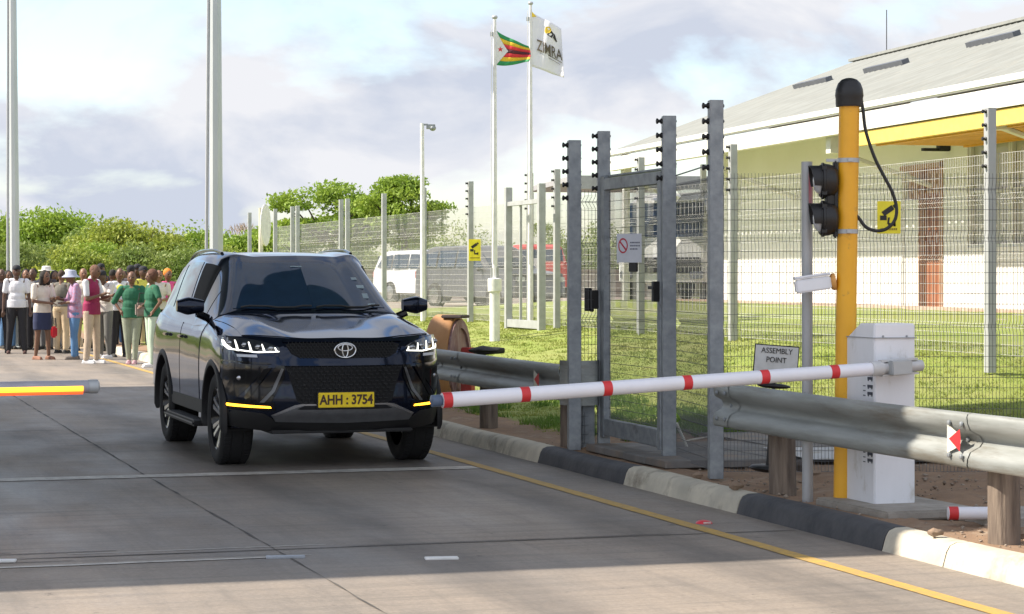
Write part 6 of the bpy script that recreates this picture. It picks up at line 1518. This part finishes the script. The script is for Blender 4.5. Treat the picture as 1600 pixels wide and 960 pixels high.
person(262, 548, 1.72, 35, dict(legs=('trousers', 'black', (.02, .022, .03)), top=('pink', (.80, .10, .30)), hair=('wrap', (.75, .25, .03)), hk='wrap', skin='m', arms=('down', 'down')), 'person in bright pink top and orange headwrap behind the car tail')
person(176, 548, 1.72, 150, dict(legs=('trousers', 'black', (.02, .022, .03)), top=('orangetee', (.60, .25, .08)), hair=('short', BK), skin='d', arms=('down', 'down')), 'person in an orange top hidden behind the white and yellow shirt')
person(130, 548, 1.74, 20, dict(legs=('trousers', 'tan', (.55, .43, .28)), top=('cream', (.76, .70, .62)), hair=('short', (.12, .05, .03)), hk='auburn', skin='l', arms=('down', 'down')), 'person in cream top half hidden between the bucket hat and the maroon waistcoat')
bk = [(52, 547, 1.74, -15, ('grey', (.30, .31, .34)), 'd', None, 'person in a grey shirt in the gap right of the white polo shirt'),
 (85, 544, 1.70, 20, ('rosebrown', (.34, .16, .13)), 'm', None, 'person in a rose brown top behind the white sun hat and grey shirt'),
 (107, 545, 1.72, -10, ('lime', (.50, .52, .16)), 'd', ('cap', 'cream', (.6, .56, .48)), 'person in a cream cap just behind the pale blue bucket hat'),
 (150, 549, 1.70, 30, ('sand', (.50, .40, .28)), 'm', None, 'person in a sand coloured top right behind the maroon waistcoat'),
 (196, 545, 1.70, -25, ('palepink', (.70, .45, .45)), 'm', None, 'person in a pale pink top between the white shirt and the black cap'),
 (215, 543, 1.84, 0, ('charcoal', (.06, .05, .06)), 'd', ('cap', 'black', (.02, .022, .03)), 'tallest dark capped person behind the dark green top'),
 (248, 550, 1.70, 15, ('offwhite', (.66, .62, .58)), 'l', None, 'person in off white top between the auburn hair and the orange headwrap'),
 (12, 545, 1.70, 30, ('rust', (.40, .14, .07)), 'm', None, 'person in a rust top at the left behind the white polo shirt')]
for i, (px, py, H_, fc_, tp_, sk_, hat_, lab) in enumerate(bk):
    person(px, py, H_, fc_, dict(w=(1.0, 1.12, .95)[i % 3], legs=('trousers',) + (('black', (.02, .022, .03)), ('denim', (.10, .22, .42)), ('tan', (.55, .43, .28)))[i % 3], top=tp_, hair=(('short', 'bob')[i % 2], BK), hat=hat_, skin=sk_, arms=(('down', 'fold'), ('down', 'down'), ('fold', 'down'))[i % 3], nod=(0, .5, .2)[i % 3]), lab)
# bags
def bag(loc, sz, m, label):
    r = empty('handbag', loc, rad(20), label, 'bag'); b = MB(); b.box((0, 0, 0), sz); b.build('pouch', m, r, bevel=.03)
    b = MB(); b.tube([(-sz[0] * .35, 0, sz[2] * .45), (-sz[0] * .25, 0, sz[2] * 1.2), (sz[0] * .25, 0, sz[2] * 1.2), (sz[0] * .35, 0, sz[2] * .45)], .012, 6); b.build('strap', M_black, r, smooth=True)
q = gp(226, 572, 0); bag(at(225, 484, q.y - .12), (.30, .13, .24), mat('bag_brown', (.18, .13, .11), .5, col2=(.3, .26, .24), scale=8), 'brown patterned handbag hanging between the green top and the mint trousers')
q = gp(84, 560, 0); bag(at(84, 519, q.y - .05), (.13, .1, .22), mat('bag_red', (.65, .02, .04), .5), 'small red bag hanging right of the navy skirt')
q = gp(116, 560, 0)
r = empty('phone', at(92, 466, q.y - .2), rad(20), 'dark phone held out between the navy skirt and the bucket hat', 'phone'); b = MB(); b.box((0, 0, 0), (.16, .02, .05)); b.build('case', M_black, r, bevel=.005)
